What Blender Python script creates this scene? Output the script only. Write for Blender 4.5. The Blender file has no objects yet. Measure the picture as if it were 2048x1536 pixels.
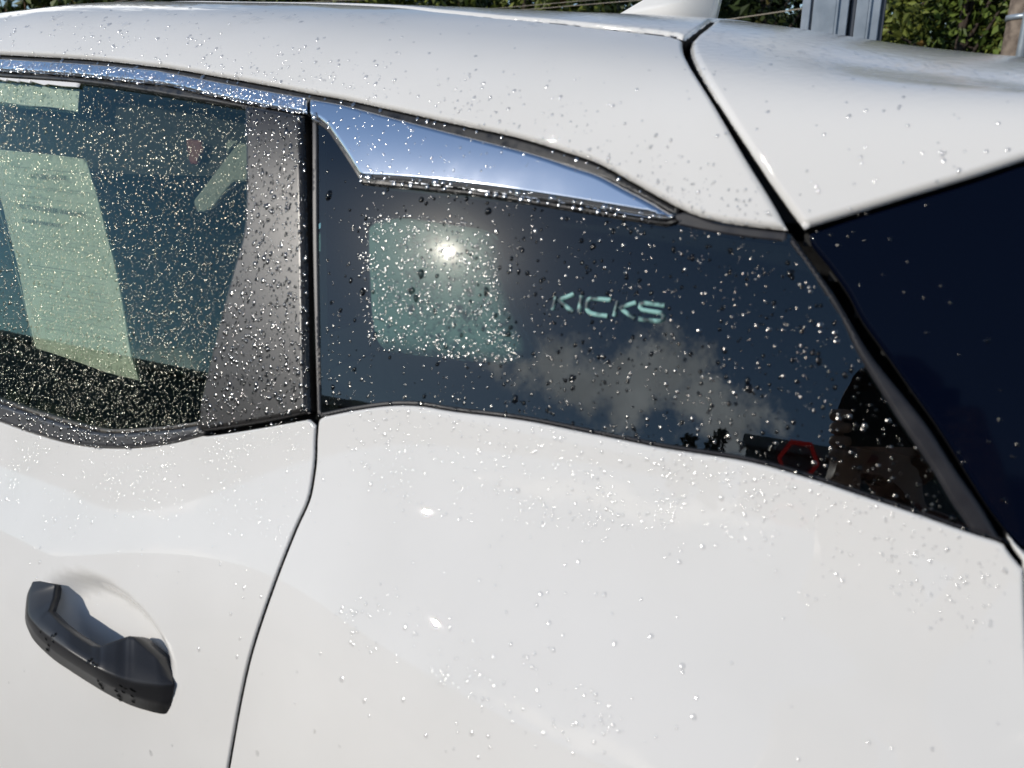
import bpy, bmesh, math, random
import numpy as np
from mathutils import Vector, Matrix, noise as mnoise
from mathutils.bvhtree import BVHTree
from mathutils.geometry import delaunay_2d_cdt

scene = bpy.context.scene
col = scene.collection
rng = np.random.default_rng(7)
random.seed(7)

# ------------------------------------------------------------------ camera
F = 1480.0; CX, CY = 1024.0, 768.0            # focal length in pixels of the 2048 x 1536 frame
CAM = np.array([0.0, -0.52, 1.42])
YAW, PITCH, ROLL = math.radians(27.6), math.radians(19.0), math.radians(1.0)
FW = np.array([-math.sin(YAW)*math.cos(PITCH), math.cos(YAW)*math.cos(PITCH), -math.sin(PITCH)])
_r = np.cross(FW, [0, 0, 1.0]); _r /= np.linalg.norm(_r); _u = np.cross(_r, FW)
RT = _r*math.cos(ROLL)-_u*math.sin(ROLL); UP = _u*math.cos(ROLL)+_r*math.sin(ROLL)
cam = bpy.data.cameras.new('camera'); cam.sensor_width = 36.0; cam.lens = 36.0*F/2048.0
cam.clip_start = 0.02; cam.clip_end = 600.0
cam.dof.use_dof = True; cam.dof.focus_distance = 1.3; cam.dof.aperture_fstop = 8.0
camo = bpy.data.objects.new('camera', cam); col.objects.link(camo)
camo.matrix_world = Matrix([[RT[i], UP[i], -FW[i], CAM[i]] for i in range(3)]+[[0, 0, 0, 1]])
scene.camera = camo

# ------------------------------------------------------------------ sun, sky, exposure
SUN = np.array([-0.5537, -0.7172, 0.4230]); SUN /= np.linalg.norm(SUN)
sl = bpy.data.lights.new('sun', 'SUN'); sl.energy = 3.2; sl.angle = math.radians(0.53); sl.color = (1.0, 0.94, 0.85)
so = bpy.data.objects.new('sun', sl); col.objects.link(so)
so.rotation_euler = Vector(SUN).to_track_quat('Z', 'Y').to_euler()
world = bpy.data.worlds.new('World'); scene.world = world; world.use_nodes = True
WN = world.node_tree; wn = WN.nodes; wl = WN.links
bg = wn['Background']; bg.inputs['Strength'].default_value = 0.125
sky = wn.new('ShaderNodeTexSky'); sky.sky_type = 'NISHITA'; sky.sun_disc = False
sky.sun_elevation = math.asin(SUN[2]); sky.sun_rotation = math.atan2(SUN[0], SUN[1])
sky.air_density = 1.0; sky.dust_density = 0.05; sky.ozone_density = 2.0
CLOUDS = [(12.5, 18.8, .11), (17.5, 19.8, .14), (23.5, 18.8, .12), (28, 17.8, .08), (56, 8.0, .075), (120, 18, .22), (-60, 24, .25), (-110, 16, .2),
          (-150, 30, .2), (165, 12, .16), (-30, 40, .15), (200, 28, .18)]   # azimuth from -Y towards -X, elevation, size

def wmath(op, a, b=None, c=None):
    n = wn.new('ShaderNodeMath'); n.operation = op
    for i, v in enumerate((a, b, c)):
        if v is None: continue
        if isinstance(v, (int, float)): n.inputs[i].default_value = v
        else: wl.new(v, n.inputs[i])
    return n.outputs[0]
def add_clouds():
    tc = wn.new('ShaderNodeTexCoord')
    nz = wn.new('ShaderNodeTexNoise'); nz.inputs['Scale'].default_value = 9.0; nz.inputs['Detail'].default_value = 9.0; nz.inputs['Roughness'].default_value = .68
    wl.new(tc.outputs['Generated'], nz.inputs['Vector'])
    nz2 = wn.new('ShaderNodeTexNoise'); nz2.inputs['Scale'].default_value = 19.0; nz2.inputs['Detail'].default_value = 6.0
    wl.new(tc.outputs['Generated'], nz2.inputs['Vector'])
    best = None
    for az, el, size in CLOUDS:
        a, e = math.radians(az), math.radians(el)
        d = (-math.sin(a)*math.cos(e), -math.cos(a)*math.cos(e), math.sin(e))
        vm = wn.new('ShaderNodeVectorMath'); vm.operation = 'SUBTRACT'; wl.new(tc.outputs['Generated'], vm.inputs[0]); vm.inputs[1].default_value = d
        sc = wn.new('ShaderNodeVectorMath'); sc.operation = 'MULTIPLY'; wl.new(vm.outputs[0], sc.inputs[0]); sc.inputs[1].default_value = (1, 1, 1.7)
        ln = wn.new('ShaderNodeVectorMath'); ln.operation = 'LENGTH'; wl.new(sc.outputs[0], ln.inputs[0])
        m = wmath('SUBTRACT', 1.0, wmath('DIVIDE', ln.outputs['Value'], size))
        best = m if best is None else wmath('MAXIMUM', best, m)
    best = wmath('MAXIMUM', best, -1.0)
    s = wmath('ADD', best, wmath('MULTIPLY', wmath('SUBTRACT', nz.outputs['Fac'], .5), 3.6))
    rp = wn.new('ShaderNodeMapRange'); rp.inputs['From Min'].default_value = .10; rp.inputs['From Max'].default_value = .70; rp.interpolation_type = 'SMOOTHSTEP'
    wl.new(s, rp.inputs['Value'])
    mx = wn.new('ShaderNodeMixRGB'); wl.new(wmath('MULTIPLY', rp.outputs[0], .92), mx.inputs['Fac'])
    wl.new(sky.outputs[0], mx.inputs[1])
    cr = wn.new('ShaderNodeMixRGB'); wl.new(nz2.outputs['Fac'], cr.inputs['Fac'])
    cr.inputs[1].default_value = (6.0, 6.2, 6.5, 1); cr.inputs[2].default_value = (23.0, 23.0, 22.6, 1)
    wl.new(cr.outputs[0], mx.inputs[2]); wl.new(mx.outputs[0], bg.inputs['Color'])
add_clouds()
vs = scene.view_settings; vs.view_transform = 'Standard'; vs.look = 'None'; vs.exposure = -0.15; vs.gamma = 1.0
cy = scene.cycles
cy.use_denoising = True; cy.max_bounces = 10; cy.transparent_max_bounces = 24; cy.sample_clamp_indirect = 6.0
cy.caustics_reflective = False; cy.caustics_refractive = False

# ------------------------------------------------------------------ projection helpers
def ray(px, py):
    px = np.asarray(px, float); py = np.asarray(py, float)
    d = FW+((px-CX)/F)[..., None]*RT-((py-CY)/F)[..., None]*UP
    return d/np.linalg.norm(d, axis=-1, keepdims=True)
def proj(P):
    q = np.asarray(P)-CAM; z = q@FW
    return CX+F*(q@RT)/z, CY-F*(q@UP)/z, z
def at(px, py, dist):
    return CAM+ray(px, py)*dist
def smooth(a, b, x):
    t = np.clip((x-a)/(b-a), 0, 1); return t*t*(3-2*t)

# ------------------------------------------------------------------ materials
def mat(name, base=(.8, .8, .8), rough=.5, metal=0.0, coat=0.0, coat_rough=.03, spec=.5, ior=1.5):
    m = bpy.data.materials.new(name); m.use_nodes = True
    b = m.node_tree.nodes['Principled BSDF']
    b.inputs['Base Color'].default_value = (*base, 1); b.inputs['Roughness'].default_value = rough
    b.inputs['Metallic'].default_value = metal; b.inputs['Coat Weight'].default_value = coat
    b.inputs['Coat Roughness'].default_value = coat_rough; b.inputs['IOR'].default_value = ior
    b.inputs['Specular IOR Level'].default_value = spec
    return m
def nodes(m): return m.node_tree.nodes, m.node_tree.links, m.node_tree.nodes['Principled BSDF']
def noise_color(m, c1, c2, scale, detail=4, lo=.35, hi=.65, coord='Object'):
    n, l, b = nodes(m)
    tc = n.new('ShaderNodeTexCoord'); nz = n.new('ShaderNodeTexNoise'); nz.inputs['Scale'].default_value = scale; nz.inputs['Detail'].default_value = detail
    l.new(tc.outputs[coord], nz.inputs['Vector'])
    r = n.new('ShaderNodeValToRGB'); r.color_ramp.elements[0].position = lo; r.color_ramp.elements[1].position = hi
    r.color_ramp.elements[0].color = (*c1, 1); r.color_ramp.elements[1].color = (*c2, 1)
    l.new(nz.outputs['Fac'], r.inputs[0]); l.new(r.outputs[0], b.inputs['Base Color']); return nz
def noise_bump(m, scale, strength, dist=.001, detail=3, target='Normal'):
    n, l, b = nodes(m)
    tc = n.new('ShaderNodeTexCoord'); nz = n.new('ShaderNodeTexNoise'); nz.inputs['Scale'].default_value = scale; nz.inputs['Detail'].default_value = detail
    l.new(tc.outputs['Object'], nz.inputs['Vector'])
    bp = n.new('ShaderNodeBump'); bp.inputs['Strength'].default_value = strength; bp.inputs['Distance'].default_value = dist
    l.new(nz.outputs['Fac'], bp.inputs['Height']); l.new(bp.outputs[0], b.inputs[target])
def noise_rough(m, scale, lo, hi, detail=4):
    n, l, b = nodes(m)
    tc = n.new('ShaderNodeTexCoord'); nz = n.new('ShaderNodeTexNoise'); nz.inputs['Scale'].default_value = scale; nz.inputs['Detail'].default_value = detail
    l.new(tc.outputs['Object'], nz.inputs['Vector'])
    mr = n.new('ShaderNodeMapRange'); mr.inputs['From Min'].default_value = .3; mr.inputs['From Max'].default_value = .7
    mr.inputs['To Min'].default_value = lo; mr.inputs['To Max'].default_value = hi
    l.new(nz.outputs['Fac'], mr.inputs['Value']); l.new(mr.outputs[0], b.inputs['Roughness'])

def glass_mat(name, tint, f0=1.5, gloss=(1, 1, 1), rough=0.0, boost=1.0, base=0.0, film=()):
    """thin pane: tinted straight-through light mixed with a Fresnel mirror"""
    m = bpy.data.materials.new(name); m.use_nodes = True; n = m.node_tree.nodes; l = m.node_tree.links
    n.remove(n['Principled BSDF'])
    t = n.new('ShaderNodeBsdfTransparent'); t.inputs[0].default_value = (*tint, 1)
    g = n.new('ShaderNodeBsdfGlossy'); g.inputs['Color'].default_value = (*gloss, 1); g.inputs['Roughness'].default_value = rough
    f = n.new('ShaderNodeFresnel'); f.inputs['IOR'].default_value = f0
    mm = n.new('ShaderNodeMath'); mm.operation = 'MULTIPLY_ADD'; mm.use_clamp = True; mm.inputs[1].default_value = boost; mm.inputs[2].default_value = base
    l.new(f.outputs[0], mm.inputs[0])
    mx = n.new('ShaderNodeMixShader'); l.new(mm.outputs[0], mx.inputs[0]); l.new(t.outputs[0], mx.inputs[1]); l.new(g.outputs[0], mx.inputs[2])
    last = mx.outputs[0]
    for rg, w in film:                                          # thin film of water haze: weak rough mirror lobes
        g2 = n.new('ShaderNodeBsdfGlossy'); g2.inputs['Color'].default_value = (1, .98, .92, 1); g2.inputs['Roughness'].default_value = rg
        m2 = n.new('ShaderNodeMixShader'); m2.inputs[0].default_value = w; l.new(last, m2.inputs[1]); l.new(g2.outputs[0], m2.inputs[2]); last = m2.outputs[0]
    l.new(last, n['Material Output'].inputs['Surface'])
    return m

PAINT = mat('white_paint', (.80, .79, .775), .5, coat=.9, coat_rough=.010, spec=0.0)
noise_color(PAINT, (.805, .79, .758), (.835, .82, .79), 9)
PAINT_WET = mat('white_paint_wet', (.825, .81, .78), .5, coat=1.0, coat_rough=.05, spec=0.0)
noise_bump(PAINT_WET, 130, .5, .0012, 4, 'Coat Normal')
GLOSSBLACK = mat('gloss_black', (.0015, .003, .010), .05, spec=.12)
TRIM = mat('pillar_plastic', (.024, .022, .021), .29, spec=.62); noise_bump(TRIM, 2200, .25, .0002, 2)
MOULD = mat('belt_moulding', (.05, .05, .055), .36, spec=.6); noise_bump(MOULD, 1800, .2, .0002, 2)
RUBBER = mat('seal_rubber', (.013, .013, .014), .38); noise_rough(RUBBER, 90, .25, .6)
GAP = mat('gap_dark', (.004, .004, .004), .7)
CHROME = mat('chrome', (.86, .87, .90), .045, metal=1.0, coat=.6, coat_rough=.3); noise_rough(CHROME, 35, .03, .09)
FRAME = mat('window_border', (.022, .022, .026), .38, spec=.4); noise_rough(FRAME, 60, .3, .5)
DOORGLASS = glass_mat('door_glass', (.77, .835, .755), 1.55, (.70, 1.0, .93), 0.0, 1.25)
QGLASS = glass_mat('quarter_glass', (.34, .485, .465), 1.55, (.88, .96, 1.0), 0.0, 1.35, film=((.09, .0006), (.22, .0022)))
CABIN = mat('cabin_dark', (.012, .012, .013), .8); noise_color(CABIN, (.008, .008, .009), (.018, .018, .019), 40)
HEADREST = mat('headrest_cloth', (.80, .81, .76), .75); noise_bump(HEADREST, 900, .5, .001)
PAPER = mat('paper', (.80, .80, .74), .8); noise_color(PAPER, (.74, .74, .67), (.84, .84, .78), 14)
WHITEPLASTIC = mat('white_plastic', (.85, .84, .83), .4)
INK = mat('ink', (.02, .025, .03), .7)
SLEEVE = glass_mat('clear_sleeve', (.90, .92, .90), 1.45)
LETTER = mat('badge_patchy_shade', (.30, .55, .52), .45); noise_color(LETTER, (.02, .045, .055), (.27, .52, .48), 95, 2, .42, .55)  # dark noise patches paint the raindrops' partial shadow into the teal letters
REDTAG = mat('red_tag', (.16, .02, .02), .6)
WATER = glass_mat('rain_water', (1, 1, 1), 1.33, (1, 1, 1), .13, .15, .11)
WATER_DARK = glass_mat('rain_water_on_dark', (.62, .63, .64), 1.33, (1, .98, .93), .18, .8, .14)
WATER_BEAD = glass_mat('rain_water_bead', (.30, .31, .33), 1.33, (1, .99, .95), .12, .9, .012)
WATER_DOOR = glass_mat('rain_water_on_door_glass', (.60, .63, .60), 1.33, (1, 1, .84), .16, .8, .048)
WATER_TRIM = glass_mat('rain_water_on_trim', (.34, .34, .36), 1.33, (1, .99, .97), .15, .7, .11)
HANDLE = mat('handle_plastic', (.022, .022, .024), .38, spec=.6); noise_bump(HANDLE, 1500, .15, .0002, 2)

# ------------------------------------------------------------------ object helpers
def link(o, parent=None, **props):
    col.objects.link(o)
    if parent is not None: o.parent = parent
    for k, v in props.items(): o[k] = v
    return o
def empty(name, loc=(0, 0, 0), parent=None, **props):
    o = bpy.data.objects.new(name, None); o.location = loc; o.empty_display_size = .1
    return link(o, parent, **props)
def mesh_obj(name, V, Fc, material, parent=None, normals=None, smooth_shade=True, **props):
    me = bpy.data.meshes.new(name); me.from_pydata([tuple(map(float, v)) for v in V], [], [tuple(map(int, f)) for f in Fc]); me.update()
    if smooth_shade: me.polygons.foreach_set('use_smooth', [True]*len(me.polygons))
    if normals is not None: me.normals_split_custom_set_from_vertices([tuple(map(float, n)) for n in normals])
    for m in (material if isinstance(material, (list, tuple)) else [material]): me.materials.append(m)
    return link(bpy.data.objects.new(name, me), parent, **props)
def tri_mesh(name, V, T, material, parent=None, smooth_shade=True, **props):
    """fast numpy triangles"""
    V = np.ascontiguousarray(V, np.float32); T = np.ascontiguousarray(T, np.int32)
    me = bpy.data.meshes.new(name); me.vertices.add(len(V)); me.vertices.foreach_set('co', V.ravel())
    k = T.shape[1]; me.loops.add(T.size); me.loops.foreach_set('vertex_index', T.ravel())
    me.polygons.add(len(T)); me.polygons.foreach_set('loop_start', np.arange(0, T.size, k, dtype=np.int32)); me.polygons.foreach_set('loop_total', np.full(len(T), k, np.int32))
    me.polygons.foreach_set('use_smooth', np.full(len(T), smooth_shade))
    me.update(calc_edges=True); me.validate()
    for m in (material if isinstance(material, (list, tuple)) else [material]): me.materials.append(m)
    return link(bpy.data.objects.new(name, me), parent, **props)
def bm_obj(name, bm, material, parent=None, smooth_shade=False, **props):
    me = bpy.data.meshes.new(name); bm.to_mesh(me); bm.free()
    if smooth_shade: me.polygons.foreach_set('use_smooth', [True]*len(me.polygons))
    for m in (material if isinstance(material, (list, tuple)) else [material]): me.materials.append(m)
    return link(bpy.data.objects.new(name, me), parent, **props)
def bm_box(bm, c, size, rot=None, bevel=0):
    r = bmesh.ops.create_cube(bm, size=1.0); vs_ = r['verts']
    M = Matrix.Translation(Vector(c)) @ (rot.to_4x4() if rot is not None else Matrix.Identity(4)) @ Matrix.Diagonal((*size, 1))
    bmesh.ops.transform(bm, matrix=M, verts=vs_)
    if bevel: bmesh.ops.bevel(bm, geom=list({e for v in vs_ for e in v.link_edges}), offset=bevel, segments=2, affect='EDGES')
def tube(pts, r, seg=8):
    """closed-ended tube mesh along points; r scalar or list"""
    pts = [Vector(p) for p in pts]; V = []; Fc = []
    rs = r if isinstance(r, (list, tuple)) else [r]*len(pts)
    prev = None
    for i, p in enumerate(pts):
        t = (pts[min(i+1, len(pts)-1)]-pts[max(i-1, 0)]).normalized()
        a = t.orthogonal().normalized() if prev is None else (prev-t*prev.dot(t)).normalized()
        prev = a; b = t.cross(a)
        for k in range(seg):
            q = 2*math.pi*k/seg; V.append(p+(a*math.cos(q)+b*math.sin(q))*rs[i])
    for i in range(len(pts)-1):
        for k in range(seg):
            Fc.append((i*seg+k, i*seg+(k+1) % seg, (i+1)*seg+(k+1) % seg, (i+1)*seg+k))
    Fc.append(tuple(range(seg))[::-1]); Fc.append(tuple(range((len(pts)-1)*seg, len(pts)*seg)))
    return V, Fc

# ------------------------------------------------------------------ the car's side as one smooth sheet P(X, s)
def pchip(xk, yk, x):
    xk = np.asarray(xk, float); yk = np.asarray(yk, float); h = np.diff(xk); d = np.diff(yk)/h
    m = np.zeros_like(yk); m[0] = d[0]; m[-1] = d[-1]; w1 = 2*h[1:]+h[:-1]; w2 = h[1:]+2*h[:-1]
    with np.errstate(all='ignore'): mm = (w1+w2)/(w1/d[:-1]+w2/d[1:])
    m[1:-1] = np.where(d[:-1]*d[1:] > 0, mm, 0); x = np.asarray(x, float)
    i = np.clip(np.searchsorted(xk, x)-1, 0, len(xk)-2); t = (x-xk[i])/h[i]
    return yk[i]*(1+2*t)*(1-t)**2+m[i]*h[i]*t*(1-t)**2+yk[i+1]*t*t*(3-2*t)+m[i+1]*h[i]*t*t*(t-1)
SQ = [-1.1, -.80, -.62, -.50, -.42, -.36, -.31, -.268, -.21, -.152, -.12, -.09, 0, .10, .15, .19, .24, .29, .34, .40, .50, .70, 1.0]
TQ = [-6, 0, 4, 8, 14, 22, 30, 37.5, 41, 31.2, 24, 20, 20, 21, 24, 31, 43, 57, 69, 78, 83.5, 87, 90]
ZRX = [-2.2, -1.2, -.9, -.6, -.4, -.2, 0, .2, .5, .9]
ZR = [.068, .0522, .0276, -.0031, -.0259, -.0493, -.0888, -.119, -.165, -.23]
DX, DS = .01, .004
XG = np.arange(-2.0, .5001, DX); SG = np.arange(-1.0, .9501, DS)
def build_sheet():
    tq = pchip(SQ, TQ, SG)
    Y = np.zeros((len(XG), len(SG))); Z = np.zeros_like(Y); i0 = np.argmin(abs(SG))
    for i, X in enumerate(XG):
        w = smooth(-.80, -.35, X); sh = .09*(1-w)*smooth(.02, -.08, SG)
        t = pchip(SQ, TQ, SG+sh); t = np.radians(np.where(SG < -.05, 20+(t-20)*(.72+.28*w), t))
        dy = np.sin(t)*DS; dz = np.cos(t)*DS
        y = np.concatenate([[0], np.cumsum((dy[1:]+dy[:-1])/2)]); z = np.concatenate([[0], np.cumsum((dz[1:]+dz[:-1])/2)])
        Y[i] = y-y[i0]; Z[i] = z-z[i0]+1.27
    Z += pchip(ZRX, ZR, XG)[:, None]*smooth(.12, .36, SG)[None]
    Y += ((XG+.1)**2/16*np.where(XG > -.1, 1.6, .5))[:, None]
    Y += (.068*(1-np.exp(-((XG+.1)/.43)**2))*(.15+.85*smooth(-.85, -.40, XG)))[:, None]*smooth(-.085, -.42, SG[None]+.125*(1-smooth(-.80, -.35, XG))[:, None])      # the haunch over the rear wheel bulges
    return np.stack([np.repeat(XG[:, None], len(SG), 1), Y, Z], -1)
PG = build_sheet()
NG = np.cross(np.gradient(PG, DX, axis=0), np.gradient(PG, DS, axis=1)); NG /= np.linalg.norm(NG, axis=-1, keepdims=True)
def bil(G, uv):
    uv = np.asarray(uv, float); a = np.clip((uv[..., 0]-XG[0])/DX, 0, len(XG)-1.001); b = np.clip((uv[..., 1]-SG[0])/DS, 0, len(SG)-1.001)
    i = a.astype(int); j = b.astype(int); a = (a-i)[..., None]; b = (b-j)[..., None]
    return G[i, j]*(1-a)*(1-b)+G[i+1, j]*a*(1-b)+G[i, j+1]*(1-a)*b+G[i+1, j+1]*a*b
def Psurf(uv, off=0.0):
    n = Nsurf(uv); return bil(PG, uv)+n*np.asarray(off)[..., None]
def Nsurf(uv):
    n = bil(NG, uv); return n/np.linalg.norm(n, axis=-1, keepdims=True)
_nx, _ns = len(XG), len(SG)
_idx = np.arange(_nx*_ns).reshape(_nx, _ns)
_quads = np.stack([_idx[:-1, :-1], _idx[1:, :-1], _idx[1:, 1:], _idx[:-1, 1:]], -1).reshape(-1, 4)
BVH = BVHTree.FromPolygons([tuple(p) for p in PG.reshape(-1, 3)], [tuple(map(int, q)) for q in _quads])
def pix2uv(pts, off=0.0):
    """photo pixels -> (X, s) on the sheet lifted by off"""
    pts = np.asarray(pts, float).reshape(-1, 2); off = np.broadcast_to(np.asarray(off, float), (len(pts),))
    out = np.full((len(pts), 2), np.nan); tgt = pts.copy()
    for it in range(1 if not np.any(off) else 6):
        for k in range(len(pts)):
            d = ray(*tgt[k]); hit = BVH.ray_cast(Vector(CAM), Vector(d))
            if hit[0] is None:
                if np.isnan(out[k, 0]): raise RuntimeError('pixel misses the car: %s' % (pts[k],))
                continue
            i, j = divmod(hit[2], _ns-1); x = hit[0].x; a = (x-XG[i])/DX
            A = PG[i, j]*(1-a)+PG[i+1, j]*a; B = PG[i, j+1]*(1-a)+PG[i+1, j+1]*a
            v = B-A; out[k] = (x, SG[j]+DS*np.dot(np.array(hit[0])-A, v)/np.dot(v, v))
        if np.any(off):
            P0 = bil(PG, out); x0, y0, _ = proj(P0); x1, y1, _ = proj(P0+Nsurf(out)*off[:, None])
            tgt = pts-np.stack([x1-x0, y1-y0], -1)
    return out
def curve(pts, step=12.0):
    """Catmull-Rom through traced points, resampled by distance"""
    p = np.asarray(pts, float)
    if len(p) == 2:
        n = max(1, int(np.linalg.norm(p[1]-p[0])/step)); return p[0]+(p[1]-p[0])*np.linspace(0, 1, n+1)[:, None]
    q = np.vstack([2*p[0]-p[1], p, 2*p[-1]-p[-2]]); out = []
    for i in range(1, len(q)-2):
        n = max(2, int(np.linalg.norm(q[i+1]-q[i])/step)); t = np.linspace(0, 1, n, endpoint=False)[:, None]
        out.append(.5*((2*q[i])+(-q[i-1]+q[i+1])*t+(2*q[i-1]-5*q[i]+4*q[i+1]-q[i+2])*t*t+(-q[i-1]+3*q[i]-3*q[i+1]+q[i+2])*t**3))
    return np.vstack(out+[p[-1:]])
def loop(*segs):
    out = []
    for s in segs:
        s = np.asarray(s, float)
        if out and np.linalg.norm(out[-1]-s[0]) < 1e-6: s = s[1:]
        out.extend(list(s))
    if np.linalg.norm(out[0]-out[-1]) < 1e-6: out = out[:-1]
    return np.array(out)
def pc(pts, off=0.0, step=12.0):
    return pix2uv(curve(pts, step), off)
def area(poly):
    x, y = poly[:, 0], poly[:, 1]; return .5*np.sum(x*np.roll(y, -1)-np.roll(x, -1)*y)
def inside(poly, q):
    x, y = q[:, 0], q[:, 1]; c = np.zeros(len(q), bool); n = len(poly)
    for i in range(n):
        a, b = poly[i], poly[(i+1) % n]
        if a[1] == b[1]: continue
        c ^= ((a[1] > y) != (b[1] > y)) & (x < (b[0]-a[0])*(y-a[1])/(b[1]-a[1])+a[0])
    return c
def edge_dist(poly, q):
    best = np.full(len(q), 1e9); g = np.zeros((len(q), 2)); n = len(poly)
    for i in range(n):
        a, b = poly[i], poly[(i+1) % n]; d = b-a; L = d@d
        if L < 1e-14: continue
        t = np.clip(((q-a)@d)/L, 0, 1); c = a+t[:, None]*d; v = q-c; r = np.linalg.norm(v, axis=1)
        m = r < best; best[m] = r[m]; g[m] = v[m]/np.maximum(r[m], 1e-9)[:, None]
    return best, g
def resample(poly, step):
    out = []
    for i in range(len(poly)):
        a, b = poly[i], poly[(i+1) % len(poly)]; n = max(1, int(np.ceil(np.linalg.norm(b-a)/step)))
        out.extend([a+(b-a)*k/n for k in range(n)])
    return np.array(out)
def frame3(uv):
    e = 1e-3; T = (bil(PG, uv+[e, 0])-bil(PG, uv-[e, 0]))/(2*e); S = (bil(PG, uv+[0, e])-bil(PG, uv-[0, e]))/(2*e); return T, S
PANELS = {}
def panel(name, poly, material, parent, off=0.0, roll=.003, depth=.012, step=.012, dent=None, edge=None, **props):
    """a sheet panel with real rolled edges and a turned-in flange, cut to poly (X, s)"""
    poly = resample(np.asarray(poly), edge or max(.004, step*.6))
    if area(poly) < 0: poly = poly[::-1]
    n = len(poly); tan = np.roll(poly, -1, 0)-np.roll(poly, 1, 0); nrm = np.stack([-tan[:, 1], tan[:, 0]], -1); nrm /= np.maximum(np.linalg.norm(nrm, axis=1), 1e-9)[:, None]
    pts = [poly]
    for f in (.06, .2, .42, .7, 1.0):
        q = poly+nrm*roll*f; d, _ = edge_dist(poly, q); pts.append(q[(d > roll*f*.93) & inside(poly, q)])
    lo, hi = poly.min(0), poly.max(0)
    gx, gy = np.meshgrid(np.arange(lo[0], hi[0], step), np.arange(lo[1], hi[1], step*.8)); q = np.stack([gx.ravel(), gy.ravel()], -1)
    q = q[inside(poly, q)]; d, _ = edge_dist(poly, q); pts.append(q[d > max(roll*1.25, step*.35)])
    allp = np.vstack(pts)
    res = delaunay_2d_cdt([Vector(p) for p in allp], [], [list(range(n))], 1, 1e-7)
    uv = np.array([tuple(v) for v in res[0]]); T = [f for f in res[2]]
    d, g = edge_dist(poly, uv); dd = np.clip(1-d/roll, 0, 1)
    disp = -roll*(1-np.sqrt(np.maximum(0, 1-dd*dd))); slope = np.where(d < roll, dd/np.sqrt(np.maximum(1-dd*dd, .02)), 0)
    o = off+disp
    if dent is not None: o = o+dent(uv)
    P = Psurf(uv, o); N = Nsurf(uv); Tx, Ts = frame3(uv)
    if dent is not None:
        e = 6e-4; sx = (dent(uv+[e, 0])-dent(uv-[e, 0]))/(2*e); sy = (dent(uv+[0, e])-dent(uv-[0, e]))/(2*e)
        N = N-Tx*sx[:, None]-Ts*sy[:, None]
    N = N-(Tx*g[:, :1]+Ts*g[:, 1:])*slope[:, None]; N /= np.linalg.norm(N, axis=1, keepdims=True)
    # flange
    b0 = Psurf(poly, np.full(n, off-roll)); b1 = Psurf(poly, np.full(n, off-roll-depth)); Tb, Sb = frame3(poly); outn = -(Tb*nrm[:, :1]+Sb*nrm[:, 1:])
    outn /= np.linalg.norm(outn, axis=1, keepdims=True)
    k = len(P); V = np.vstack([P, b0, b1]); NN = np.vstack([N, outn, outn])
    Fc = [tuple(f) for f in T]+[(k+i, k+n+i, k+n+(i+1) % n, k+(i+1) % n) for i in range(n)]
    o_ = mesh_obj(name, V, Fc, [material, GAP], parent, NN, **props); PANELS[name] = poly
    if material in (PAINT, PAINT_WET, GLOSSBLACK):
        mi = np.zeros(len(Fc), np.int32); mi[len(T):] = 1; o_.data.polygons.foreach_set('material_index', mi)
    return o_

# ------------------------------------------------------------------ traced outlines (pixels of the 2048 x 1536 photo)
A_LOW = [(0, 106), (146, 113), (220, 119), (300, 128), (342, 133), (478, 156), (560, 171), (622, 183), (685, 194), (763, 211), (857, 232), (892, 240), (1028, 270),
         (1131, 301), (1199, 326), (1283, 373), (1366, 418), (1428, 439), (1490, 449), (1575, 459)]
DITCH = [(995, 38), (1100, 47), (1200, 58), (1290, 68), (1345, 75)]
GAP_L = [(1366, 82), (1368, 103), (1382, 132), (1428, 207), (1490, 315), (1545, 405), (1575, 459)]
GAP_R = [(1432, 43), (1407, 62), (1384, 83), (1386, 108), (1415, 166), (1490, 286), (1552, 381), (1608, 457)]
B_LOW = [(1610, 455), (1700, 428), (1821, 391), (1940, 354), (2048, 317)]
C_TOP = [(1618, 464), (1700, 436), (1821, 399), (1940, 362), (2048, 325)]
C_LEFT = [(1618, 464), (1622, 487), (1660, 534), (1697, 587), (1725, 640), (1777, 712), (1832, 790), (1878, 855), (1930, 938), (1975, 1010), (2012, 1060)]
C_BOT = [(2012, 1060), (2030, 1079), (2048, 1096)]
Q_RIGHT = [(1580, 462), (1604, 496), (1635, 540), (1669, 587), (1700, 640), (1745, 712), (1808, 790), (1859, 855), (1912, 938), (1962, 1010), (2006, 1084)]   # outer edge of the right border
Q_RIN = [(1572, 478), (1611, 530), (1650, 590), (1682, 640), (1716, 712), (1764, 790), (1805, 855), (1862, 938), (1900, 1003), (1938, 1058)]                     # its inner edge
Q_LOW = [(634, 836), (703, 822), (778, 812), (839, 813), (908, 824), (1044, 841), (1181, 868), (1300, 892), (1350, 901), (1500, 925), (1623, 959), (1725, 993),
         (1827, 1027), (1929, 1063), (2008, 1088)]
SEAM = [(632, 838), (629, 877), (628, 916), (624, 951), (614, 1000), (586, 1063), (544, 1171), (502, 1297), (478, 1401), (454, 1536)]
CH_TOP = [(621, 199), (685, 210), (763, 230), (857, 254), (892, 263), (1063, 306), (1148, 333), (1200, 350), (1250, 376), (1300, 402), (1347, 430)]
CH_LOW = [(1347, 430), (1342, 438), (1322, 439)]
CH_BOT = [(1322, 439), (1250, 426), (1120, 404), (994, 385), (857, 368), (724, 358)]
CH_LEFT = [(724, 358), (693, 307), (669, 272), (657, 256), (640, 243), (621, 236)]
DC_TOP = [(0, 118), (146, 127), (300, 140), (342, 147), (478, 173), (560, 188), (614, 197)]
DC_BOT = [(614, 228), (489, 205), (342, 172), (300, 167), (146, 151), (0, 142)]
DG_TOP = [(0, 153), (161, 164), (300, 183), (342, 190), (490, 214)]
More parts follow.
